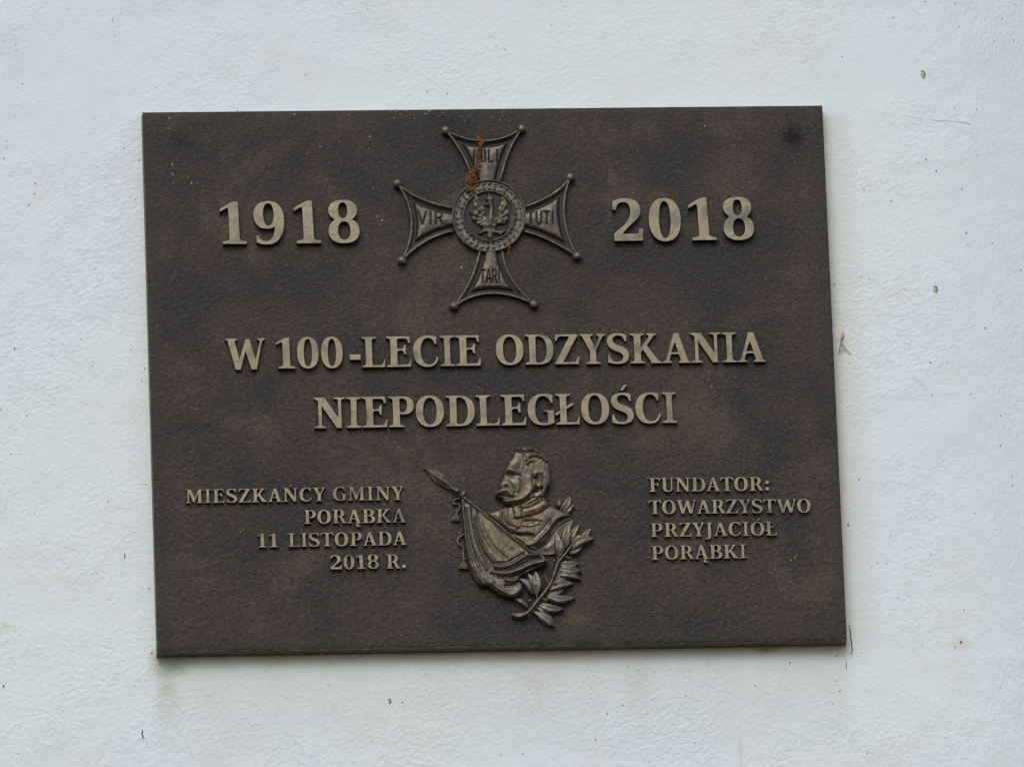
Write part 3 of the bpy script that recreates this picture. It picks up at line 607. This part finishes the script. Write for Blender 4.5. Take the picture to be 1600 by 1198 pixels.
# laurel ring between the two rims
m = MB()
for k in range(34):
    for side in (-1, 1):
        a0 = 2 * math.pi * k / 34; r = 47.5 + side * 2.4; a1 = a0 + .21; r1 = 47.5 + side * 5.2
        A0 = np.array([RC[0] + r * math.cos(a0), RC[1] + r * math.sin(a0) * .983]); A1 = np.array([RC[0] + r1 * math.cos(a1), RC[1] + r1 * math.sin(a1) * .983])
        dd = A1 - A0; nn = np.array([-dd[1], dd[0]]) / np.hypot(*dd) * (2.1 + random.uniform(-.3, .3)); mid = (A0 + A1) / 2
        hh = 7.6 + random.uniform(-.5, .7)
        v = [pt(*A0, 5.4), pt(*(mid + nn), 5.6), pt(*A1, 6.0), pt(*(mid - nn), 5.6), pt(*(mid + dd * .1), hh + 1)]
        m.add(v, [(0, 1, 4), (1, 2, 4), (2, 3, 4), (3, 0, 4)])
for k in range(17):
    a = 2 * math.pi * (k + .3) / 17; m.ball(pt(RC[0] + 47.5 * math.cos(a), RC[1] + 47 * math.sin(a), 7.2), 1.5 * U, 1, 8, 5)
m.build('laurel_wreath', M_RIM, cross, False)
# the crowned eagle, drawn in a 9.98x enlargement whose corner is (690, 280)
E = lambda l: [(690 + x / 9.98, 280 + y / 9.98) for x, y in l]
EAG = E([(740, 222), (755, 245), (775, 285), (812, 290), (800, 340), (805, 375), (808, 430), (812, 500), (820, 580), (850, 585), (862, 540), (872, 462), (910, 375), (920, 290), (958, 262), (985, 330),
 (1010, 390), (1022, 450), (1035, 520), (1035, 580), (1025, 640), (985, 690), (930, 705), (860, 700), (850, 745), (845, 790), (905, 800), (950, 790), (985, 780), (1008, 810), (985, 835), (940, 845), (925, 880), (890, 860), (845, 845),
 (800, 845), (805, 905), (765, 945), (722, 910), (700, 870), (715, 830), (680, 820), (640, 850), (590, 850), (560, 825), (620, 810), (655, 775), (640, 745), (600, 735), (555, 695), (500, 650), (470, 600), (440, 510), (450, 470),
 (500, 500), (490, 430), (495, 350), (520, 290), (540, 235), (585, 286), (600, 345), (638, 410), (672, 472), (678, 530), (672, 570), (695, 585), (715, 540), (735, 490), (735, 440), (700, 425), (672, 418), (690, 398), (720, 390), (715, 345), (685, 335), (683, 300), (712, 300), (715, 260)])
EAG = [(764.6 + (x - 764.6) * 1.05, 337 + (y - 337) * 1.04) for x, y in EAG]
def h_eag(P, sd):
    u, v = (P[:, 0] - 690) * 9.98, (P[:, 1] - 280) * 9.98
    h = 6.2 + dome(sd, 3.2, 3.6)
    for sx, ox in ((-1, 690), (1, 840)):
        w = ((u - ox) * sx > 0) & (v < 740)
        ang = np.arctan2(-(v - 640), (u - ox) * sx); rr = np.hypot(u - ox, v - 640)
        h += np.where(w, 1.1 * np.cos(ang * 13) * np.clip(rr / 120 - .4, 0, 1) + .5 * np.cos(rr / 14), 0)
    Q = np.stack([u, v], 1)
    h += ridge(Q, [(765, 400), (775, 500), (760, 600), (757, 720)], 38, 2.6) + bump(Q, 760, 640, 60, 70, 0, 1.6)
    h += bump(Q, 745, 375, 38, 30, 0, 1.2) - ridge(Q, [(700, 342), (805, 342)], 7, 1.2, False) + bump(Q, 690, 740, 30, 30, 0, 1.5) + bump(Q, 820, 740, 30, 30, 0, 1.5)
    h += bump(Q, 975, 810, 28, 28, 0, 1.6) + ridge(Q, [(760, 780), (760, 930)], 16, 1.2, False)
    return h
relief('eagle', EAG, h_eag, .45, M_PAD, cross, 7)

# ---- the bust, drawn in a 7.486x enlargement whose corner is (760, 690)
K7 = 7.486
def b7(l): return [(760 + x / K7, 690 + y / K7) for x, y in l]
def b37(l): return [(640 + x / 3.744, 680 + y / 3.744) for x, y in l]
HEAD = [(335, 95), (360, 72), (410, 62), (480, 60), (560, 72), (635, 112), (690, 165), (725, 225), (742, 300), (748, 380), (748, 460), (738, 520), (705, 565), (690, 600), (685, 640), (720, 700), (760, 745), (840, 785), (930, 825),
 (1000, 850), (1012, 900), (1005, 980), (985, 1080), (950, 1180), (900, 1260), (820, 1300), (700, 1310), (560, 1290), (430, 1210), (330, 1120), (200, 1010), (90, 920), (10, 855), (60, 820), (130, 795), (200, 768), (290, 748), (245, 738), (212, 722),
 (194, 704), (186, 684), (184, 664), (160, 656), (132, 650), (112, 640), (104, 622), (112, 596), (135, 570), (158, 552), (146, 535), (152, 512), (172, 478), (186, 440), (198, 408), (186, 392), (190, 368), (212, 345), (228, 300), (246, 255), (268, 218), (300, 190), (316, 150)]
BUST = spline(b7(HEAD), 3, True)
def h_bust(P, sd):
    u, v = (P[:, 0] - 760) * K7, (P[:, 1] - 690) * K7; Q = np.stack([u, v], 1)
    R = lambda pts, w, a: ridge(Q, pts, w, a); Bm = lambda *k: bump(Q, *k)
    head = inside(Q, [(250, 40), (820, 40), (800, 560), (690, 640), (600, 650), (520, 650), (440, 700), (330, 740), (60, 760), (60, 300)])
    h = 4.0 + dome(sd, 4.2, 5.2) + dome(sd, 20, 3.6)
    # neck recedes under the jaw; jaw edge
    h += np.where(head, 3.0, 0)
    h -= R([(230, 745), (330, 735), (430, 710), (520, 640), (560, 590), (640, 560)], 20, 4.0)
    h += R([(300, 700), (380, 688), (440, 660), (500, 610), (530, 550)], 22, .7)
    # brow, eye, cheek, nose
    h -= Bm(275, 402, 60, 24, 10, 3.4) + Bm(206, 398, 16, 16, 0, 1.6)
    h += R([(196, 366), (235, 348), (290, 352), (350, 376), (392, 396)], 14, 2.2) + Bm(300, 300, 80, 50, -15, 1.2)
    h += Bm(268, 412, 26, 10, 10, 1.9) - R([(238, 402), (270, 396), (310, 408)], 4, 1.0) - R([(240, 428), (275, 434), (315, 424)], 5, .8)
    h += Bm(330, 500, 60, 55, 25, 1.5) - R([(262, 470), (285, 510), (318, 560), (330, 610)], 11, 1.3) + R([(372, 440), (376, 520), (362, 590)], 16, 1.0)
    h -= Bm(450, 520, 60, 80, 12, 1.2) + Bm(450, 385, 50, 36, 0, .9)
    h += R([(212, 400), (196, 445), (170, 500)], 13, 1.8) + Bm(222, 512, 18, 14, 0, 1.5) - Bm(196, 530, 14, 6, 0, 1.2)
    # drooping moustache over the mouth, then chin
    h -= R([(165, 545), (215, 540), (262, 545)], 6, 1.5)
    h += R([(150, 592), (195, 578), (245, 588), (288, 630)], 27, 3.0) + Bm(140, 606, 30, 20, -20, 1.6)
    for k in range(7): h -= R([(232 - k * 14 + (k > 3) * 4, 560), (226 - k * 17, 590), (232 - k * 19, 618)] if k > 1 else [(245 + k * 12, 566), (262 + k * 10, 592), (282 + k * 8, 628)], 3.2, .55)
    h -= R([(118, 644), (160, 636), (200, 640), (240, 654), (272, 664)], 9, 2.6)
    h += Bm(225, 672, 24, 8, 12, .8) - R([(190, 684), (232, 690)], 5, .7) + Bm(240, 712, 40, 18, 8, .8)
    # ear
    el = [(600 + 52 * math.cos(a), 462 + 82 * math.sin(a)) for a in np.linspace(-2.6, 2.2, 14)]
    h += R(el, 13, 2.8) + Bm(562, 520, 18, 26, 0, 2.0) - Bm(590, 455, 24, 42, 0, 3.4) + R([(585, 405), (612, 430), (608, 480)], 8, 1.3)
    h -= R([(540, 400), (532, 470), (535, 550), (548, 590), (590, 560), (640, 520), (662, 450), (650, 390)], 9, 2.2)
    # hair: brushed up from the forehead, cropped at the side
    h += R([(335, 100), (380, 85), (430, 110), (455, 130)], 22, 2.2) + R([(395, 78), (470, 72), (520, 95)], 20, 2.4)
    h += R([(470, 225), (500, 185), (560, 168), (640, 190), (700, 235)], 19, 3.0) + R([(470, 270), (500, 240), (545, 235)], 13, 1.8) + R([(540, 100), (620, 130), (680, 190)], 20, 1.6)
    h -= R([(330, 130), (400, 145), (440, 190), (445, 260), (430, 340)], 14, 1.1) + R([(450, 135), (540, 130), (630, 165)], 12, 2.2) + R([(375, 75), (385, 110), (380, 140)], 7, 1.3)
    hair = inside(Q, [(330, 60), (700, 60), (790, 300), (760, 560), (690, 560), (665, 400), (560, 370), (470, 360), (450, 240), (420, 150), (320, 140)])
    h += np.where(hair, .22 * np.sin(u / 9 + 2.2 * np.sin(v / 31)) * np.cos(v / 13 + 1.7 * np.sin(u / 37)), 0)
    h += Bm(300, 270, 60, 60, 0, .8) - Bm(395, 285, 26, 70, 5, 1.0)
    # neck cord and collar
    h += R([(640, 600), (600, 660), (560, 690)], 24, 1.0)
    h += R([(430, 775), (500, 760), (600, 710), (640, 670)], 10, 2.2) - R([(425, 750), (500, 735), (590, 690)], 12, 1.2)
    h -= R([(335, 900), (430, 890), (560, 860), (650, 820), (740, 745)], 11, 2.6)
    h += R([(470, 820), (570, 790), (680, 735)], 26, 1.2)
    h -= R([(310, 760), (322, 820), (330, 890)], 9, 2.0) + R([(405, 770), (415, 830), (405, 900)], 7, 1.6)
    h += Bm(385, 765, 18, 14, 0, 2.0) - Bm(350, 905, 26, 12, 0, 2.4) + Bm(395, 800, 14, 12, 0, 1.2)
    h0 = h.copy()
    # coat: left chest roundel folds, lapel, front seam, pleats
    h += R([(250, 800), (232, 860), (250, 920), (300, 975), (370, 1000)], 13, 2.0) + R([(175, 800), (160, 880), (190, 950), (260, 1010), (330, 1035)], 12, 2.2) - R([(210, 800), (195, 870), (220, 935), (280, 990)], 9, 1.6)
    h -= R([(425, 890), (415, 970), (380, 1020), (320, 1040)], 8, 2.0)
    h += R([(330, 1040), (390, 1062), (470, 1058), (540, 1075)], 14, 2.8) - R([(310, 1075), (390, 1105), (470, 1098), (560, 1110)], 14, 3.4)
    h += R([(440, 910), (520, 905), (640, 925)], 11, 1.9) - R([(430, 940), (510, 935), (560, 950)], 7, 1.6) + R([(430, 985), (520, 990), (600, 960)], 11, 1.4)
    h += R([(960, 860), (860, 885), (780, 945), (715, 1040), (640, 1120), (560, 1190), (470, 1215)], 19, 3.4)
    h -= R([(1000, 880), (900, 925), (820, 985), (760, 1080), (690, 1180), (600, 1240)], 26, 4.6)
    h += Bm(700, 880, 90, 50, -30, 1.4) - R([(600, 1090), (680, 1010), (740, 930)], 18, 1.3)
    h = h0 + (h - h0) * .72
    # the dark inner lining below the lapel lies low
    low = inside(Q, [(1030, 880), (905, 930), (830, 985), (765, 1080), (700, 1180), (560, 1260), (420, 1220), (420, 1400), (1030, 1400)])
    h = np.where(low, np.minimum(h, 5.2 + .8 * np.sin(u / 40) + R([(640, 1200), (700, 1230), (800, 1180)], 40, 1.5)), h)
    return h
bust = relief('bust_relief', BUST, h_bust, .42, M_REL, plq, 9)

# ---- flag, on its pole, in a 3.744x enlargement whose corner is (640, 680)
FL = [(304, 362), (326, 372), (420, 440), (520, 520), (600, 590), (700, 672), (748, 684), (792, 706), (806, 738), (790, 764), (740, 780), (700, 796), (660, 815), (640, 835), (662, 880), (655, 925), (630, 948), (590, 952), (540, 938), (490, 908), (462, 884), (425, 884),
 (392, 862), (366, 815), (346, 760), (336, 700), (326, 640), (318, 570), (310, 500), (303, 430)]
FLAG = spline(b37(FL), 3, True)
def h_flag(P, sd):
    u, v = (P[:, 0] - 640) * 3.744, (P[:, 1] - 680) * 3.744; Q = np.stack([u, v], 1); R = lambda pts, w, a: ridge(Q, pts, w, a)
    h = 4.4 + dome(sd, 4.0, 4.4) + dome(sd, 18, 2.6) + 2.2 * np.clip((u - 330) / 350, 0, 1)
    for pts, w, a in (([(308, 380), (316, 500), (332, 620), (350, 720), (385, 800), (430, 872)], 9, 2.8), ([(345, 430), (362, 560), (395, 680), (450, 780)], 13, 2.4), ([(392, 770), (450, 845), (545, 905)], 24, 1.8),
                      ([(378, 480), (400, 580), (440, 670), (505, 755)], 8, 3.0), ([(480, 500), (520, 580), (590, 655)], 16, .9), ([(500, 772), (560, 772), (620, 745), (680, 712), (750, 700)], 9, 3.6),
                      ([(480, 800), (560, 812), (640, 790), (705, 762), (795, 738)], 12, 3.2), ([(560, 850), (620, 850), (690, 800)], 9, 2.4), ([(480, 868), (540, 915), (600, 935), (645, 905)], 12, 2.2)): h += R(pts, w, a)
    for pts, w, a in (([(326, 430), (345, 590), (380, 710), (420, 800)], 7, 2.4), ([(362, 450), (385, 570), (425, 680), (485, 770)], 6, 2.0), ([(404, 450), (432, 560), (482, 650), (560, 722)], 12, 2.4),
                      ([(505, 750), (560, 748), (620, 722), (665, 696)], 7, 3.0), ([(500, 790), (570, 792), (640, 766), (710, 732), (770, 722)], 5, 3.2), ([(520, 832), (590, 834), (650, 812), (700, 782), (750, 764)], 7, 3.0), ([(560, 884), (610, 880), (650, 850)], 8, 3.2)): h -= R(pts, w * 1.15, a * .8)
    return h
flag = relief('flag_relief', FLAG, h_flag, .5, M_REL, plq, 9)
m = MB(); m.tube([pt(*b37([p])[0], h) for p, h in (((296, 346), 9), ((330, 372), 12), ((420, 444), 14), ((520, 524), 16), ((620, 606), 16), ((712, 684), 15), ((740, 705), 10))], 1.55 * U, 12)
m.tube([pt(*b37([p])[0], 7) for p in ((240, 300), (262, 318), (282, 334), (300, 350))], 2.0 * U, 10)
m.ball(pt(*b37([(276, 324)])[0], 8.5), 4.6 * U, .9)
m.tube([pt(*b37([p])[0], 9) for p in ((328, 326), (316, 344), (302, 362))], [3.6 * U, 4.2 * U, 3.4 * U], 10)
m.build('pole', M_REL, flag)
SP = b37([(78, 187), (122, 198), (168, 210), (208, 228), (226, 258), (248, 290), (270, 313), (252, 325), (222, 312), (184, 294), (148, 272), (116, 232), (96, 206)])
relief('spearhead', SP, lambda P, sd: 3.4 + dome(sd, 9, 4.0, 1.0) + ridge(P, b37([(78, 187), (250, 310)]), 1.2, 1.2, False), .5, M_REL, flag, 5)
def tassel(cx, cy, cord, tilt):
    c = b37([(cx, cy)])[0]; t = rad(tilt); k = lambda a, b: (c[0] + a * math.cos(t) - b * math.sin(t), c[1] + a * math.sin(t) + b * math.cos(t))
    out = [k(*q) for q in ((-3, -10), (3, -10), (3.9, -6.4), (3, -4), (6.2, 2), (7.8, 7.6), (4, 9.2), (-4, 9.2), (-7.8, 7.6), (-6.2, 2), (-3, -4), (-3.9, -6.4))]
    def hf(P, sd):
        u = (P[:, 0] - c[0]) * math.cos(t) + (P[:, 1] - c[1]) * math.sin(t); v = -(P[:, 0] - c[0]) * math.sin(t) + (P[:, 1] - c[1]) * math.cos(t)
        return 2.6 + dome(sd, 4, 3.2) + np.where(v > -3, .6 * np.cos(u * 2.6), 0) + .9 * np.exp(-((v + 6.6) / 1.4) ** 2)
    ob = relief('tassel', out, hf, .45, M_REL, flag, 4)
    mm = MB(); mm.tube([pt(*q, 2.8) for q in spline(b37(cord), 4)], 1.9 * U, 8); mm.build('cord', M_REL, ob)
tassel(272, 472, [(300, 368), (262, 378), (258, 400), (290, 405), (292, 430), (276, 446)], 8)
tassel(318, 752, [(318, 580), (286, 600), (284, 634), (312, 654), (314, 690), (317, 722)], 2)

# ---- laurel branch
m = MB()
stem = spline(b37([(600, 1046), (640, 1058), (690, 1036), (735, 984), (780, 930), (825, 866), (850, 800), (868, 746), (900, 706), (932, 664), (950, 640)]), 4)
m.tube([pt(*p, 6 + 5 * min(1, i / 14)) for i, p in enumerate(stem)], [(2.9 - 1.5 * i / len(stem)) * U for i in range(len(stem))], 8)
for tw in ([(735, 984), (745, 950), (744, 930)], [(868, 750), (870, 730), (868, 706)], [(825, 866), (808, 862), (800, 840), (792, 812)], [(905, 700), (925, 716), (945, 712)], [(760, 950), (782, 958), (800, 962)], [(868, 746), (856, 742), (846, 736)]):
    m.tube([pt(*p, 10) for p in spline(b37(tw), 3)], 1.15 * U, 6)
lau = m.build('laurel_branch', M_REL, plq)
def leaf(b, t, w, h0, bend=.12, blunt=False, nl=14, nw=8):
    b = np.array(b37([b])[0]); t = np.array(b37([t])[0]); d = t - b; n = np.array([-d[1], d[0]]); L = np.hypot(*d); n = n / L; w = w * 1.12 / 3.744 / 2
    vs, fs = [], []
    for i in range(nl + 1):
        s = i / nl; ww = w * (math.sin(math.pi * s ** (1.5 if blunt else .85)) ** .75 if 0 < s < 1 else 0.0) + .12
        cpt = b + d * s + n * L * bend * math.sin(math.pi * s)
        for j in range(nw + 1):
            q = 2 * j / nw - 1; p = cpt + n * ww * q
            hh = h0 + 1.2 * math.sin(math.pi * s) + 3.0 * (1 - abs(q) ** 3) * (ww / w) - 1.5 * math.exp(-(q / .16) ** 2) * (ww / w) + .35 * math.cos(q * 9 + s * 16) * (1 - abs(q)) * (ww / w)
            if abs(q) == 1: hh = -.8
            vs.append(pt(p[0], p[1], 0).lerp(pt(p[0], p[1], 0), 0)); X, Z = plane(p[0], p[1], (h0 + 1) * U)
            vs[-1] = (float(X), -hh * U, float(Z))
    for i in range(nl):
        for j in range(nw): a = i * (nw + 1) + j; fs.append((a, a + 1, a + nw + 2, a + nw + 1))
    me = mesh('leaf', vs, fs); link('leaf', me, M_REL, lau)
for L_ in (((880, 715), (858, 572), 66, 9.5, .06), ((915, 662), (936, 508), 68, 9.5, -.05), ((938, 650), (992, 520), 50, 7, -.08), ((950, 648), (1062, 540), 52, 5.5, .06), ((940, 668), (1080, 600), 74, 7.5, -.16),
           ((868, 752), (995, 742), 62, 5.5, .1), ((868, 780), (1008, 790), 56, 6.5, .04), ((858, 815), (1006, 842), 50, 6.5, -.1), ((800, 905), (958, 864), 68, 6.5, -.08), ((795, 930), (968, 946), 58, 6, .12),
           ((790, 950), (920, 975), 40, 4.5, -.05), ((755, 985), (902, 1012), 60, 6, .1), ((742, 935), (738, 792), 66, 9.5, .04), ((720, 930), (642, 836), 50, 7.5, .16), ((712, 905), (690, 806), 46, 8.5, .2),
           ((690, 1040), (588, 1052), 42, 4, -.1), ((706, 1014), (598, 944), 34, 3.5, .06), ((830, 852), (932, 812), 52, 4.2, .05), ((800, 918), (905, 902), 46, 4, .1), ((850, 802), (965, 818), 46, 4, 0), ((735, 1000), (835, 1042), 50, 4, 0), ((930, 690), (1015, 640), 54, 4.8, .05), ((884, 446), (940, 354), 58, 3.2, .1), ((858, 424), (882, 372), 36, 2.6, .05), ((905, 470), (965, 400), 50, 2.4, -.08)): leaf(*L_)
leaf((718, 1024), (850, 1112), 66, 5.5, -.04, True)
for x, y, r in ((846, 736, 10), (796, 966, 14), (705, 967, 10), (852, 868, 9)):
    mm = MB(); mm.ball(pt(*b37([(x, y)])[0], 10 if x > 800 else 7), r / 3.744 * U, 1, 12, 8); mm.build('berry', M_REL, lau)

# ------------------------------------------------------------------ fixings and lime specks on the plate
def fixing(px, py, r, name='fixing_screw'):
    """countersunk dark screw in a dished seat"""
    out = [(px + r * math.cos(a), py + r * .97 * math.sin(a)) for a in np.linspace(0, 2 * math.pi, 40, endpoint=False)]
    def hf(P, sd):
        q = np.hypot(P[:, 0] - px, P[:, 1] - py) / r
        return .15 + .35 * np.exp(-((q - .8) / .15) ** 2) + .5 * np.sqrt(np.clip(1 - (q / .5) ** 2, 0, 1))
    relief(name, out, hf, .6, M_PLATE, plq, 1)
fixing(1237, 213, 9)
m = MB()
def fleck(px, py, r, el=1.0, m_=0):
    n = 6; o = random.random() * 6; vs = [pt(px, py, .7)]
    for k in range(n):
        a = 2 * math.pi * k / n + o; q = r * (.6 + .7 * random.random()); vs.append(pt(px + math.cos(a) * q, py + math.sin(a) * q * el, -.1))
    m.add(vs, [(0, 1 + (k + 1) % n, 1 + k) for k in range(n)], m_)
for a, b, r, e in ((269, 257, .8, 5), (270, 272, .7, 6), (271, 286, .6, 3), (264.5, 185, .9, 3), (264, 201, 1, 1), (299, 286, 1, 2.2), (309, 286, 1, 1.3), (578, 214, 1.3, 1.2), (530, 222, 1.1, 1), (500, 229, 1, 1.2), (671, 173, 2, 1.2), (664, 178, 1.4, 1), (590, 338, 1.6, 1), (597, 344, 1.4, 1.6), (594, 351, 1.2, 1),
                   (1101, 197, 1.2, 1.2), (1103, 177, 1, 1), (1028, 181, 1, 1), (977, 264, 1, 1), (721, 418, 1, 3), (376, 830, 1.3, 1), (380, 826, 1.2, 1), (1108, 593, 1, 1), (1112, 604, 1.2, 1.4), (748, 605, 1, 1), (1148, 590, 1, 1), (460, 179, 1.3, 1), (545, 180, 1.2, 1), (1268, 197, 1.1, 1), (1236, 875, 1, 2.4), (1242, 871, 1, 2.4)): fleck(a, b, r, e)
for k in range(230):
    a, b = random.uniform(240, 1280), random.uniform(185, 1000)
    fleck(a, b, random.uniform(.3, .75), random.choice((1, 1, 2)))
for k in range(40): fleck(random.uniform(600, 860) , random.gauss(180, 4), random.uniform(.4, 1.0))
tag(m.build('lime_speck', M_LIME, plq), kind='stuff')

# ------------------------------------------------------------------ dry catkins caught on the cross, husk on the wall
def catkin(name, path, width, n, label):
    mm = MB(); P = spline(path, 8)
    for k in range(n):
        t = random.random() * (len(P) - 1); i = int(t); f = t - i; a = P[i]; b = P[min(i + 1, len(P) - 1)]
        x = a[0] + (b[0] - a[0]) * f; y = a[1] + (b[1] - a[1]) * f; hz = a[2] + (b[2] - a[2]) * f
        sN = t / len(P)
        if n > 500: w = width * (.42 + .22 * math.exp(-(sN / .12) ** 2) + .62 * math.exp(-((sN - .74) / .17) ** 2) + .14 * math.sin(sN * 31)); x += math.sin(sN * 17) * 1.2
        else: w = width * .6
        if math.sin(sN * 43 + 1) > .75 and random.random() < .6: continue
        an = random.random() * 6.283; rr = w * random.random() ** .6
        c = pt(x + rr * math.cos(an), y + rr * math.sin(an) * .8, hz + random.uniform(-1, 4.5)); r = random.uniform(.6, 1.45) * U
        vs = [c + Vector((random.gauss(0, 1), random.gauss(0, 1), random.gauss(0, 1))).normalized() * r * random.uniform(.7, 1.4) for _ in range(6)]
        mm.add(vs, [(0, 1, 2), (0, 2, 3), (0, 3, 4), (1, 5, 2), (2, 5, 3), (3, 5, 4), (4, 1, 0), (1, 4, 5)], random.choice((0, 0, 0, 1)))
    mm.tube([pt(*p) for p in P], .5 * U, 5)
    return tag(mm.build(name, [M_RUST, M_RUST2], None, False), label=label, category='dried catkin')
M_RUST2 = flat('pale_rusty_scale', (.34, .15, .055), .8, 0, .4, 300, .0004)
catkin('dried_catkin', [(751, 215, 11), (750, 228, 13), (747, 245, 12), (744, 262, 12), (738, 274, 12), (735, 285, 12), (734, 298, 11)], 9.0, 1150, 'rusty brown dried catkin hanging over the top arm of the bronze cross')
catkin('dried_catkin', [(796, 372, 10), (797, 381, 11), (795, 390, 9), (794, 397, 6)], 3.0, 60, 'small brown scrap of dried catkin at the lower right of the cross ring')
mm = MB()
mm.ball(wpt(1315.5, 524, .003), 2.3 * U, 1); mm.tube([wpt(1315.2, 515.5, .0025), wpt(1316, 519, .003), wpt(1315, 524, .0032), wpt(1314, 529, .003), wpt(1313.6, 534, .0025)], [.5 * U, 1.4 * U, 2.0 * U, 1.5 * U, .6 * U], 8)
husk = mm.build('insect_husk', M_HUSKP); tag(husk, label='tiny straw coloured insect husk stuck to the white wall beside the plaque edge', category='insect husk')
for l in ([(1316, 530), (1317.5, 521), (1315.5, 516)], [(1313.6, 534), (1311.5, 545), (1310, 553.5)], [(1313.5, 540), (1316.5, 537.5), (1319.5, 540)], [(1314, 539), (1321, 546), (1329, 553.5)], [(1311, 551), (1317, 547), (1320, 545.5)]):
    mm = MB(); mm.tube([wpt(a, b, .0022) for a, b in spline(l, 4)], .55 * U, 6); mm.build('leg', M_HUSK, husk)
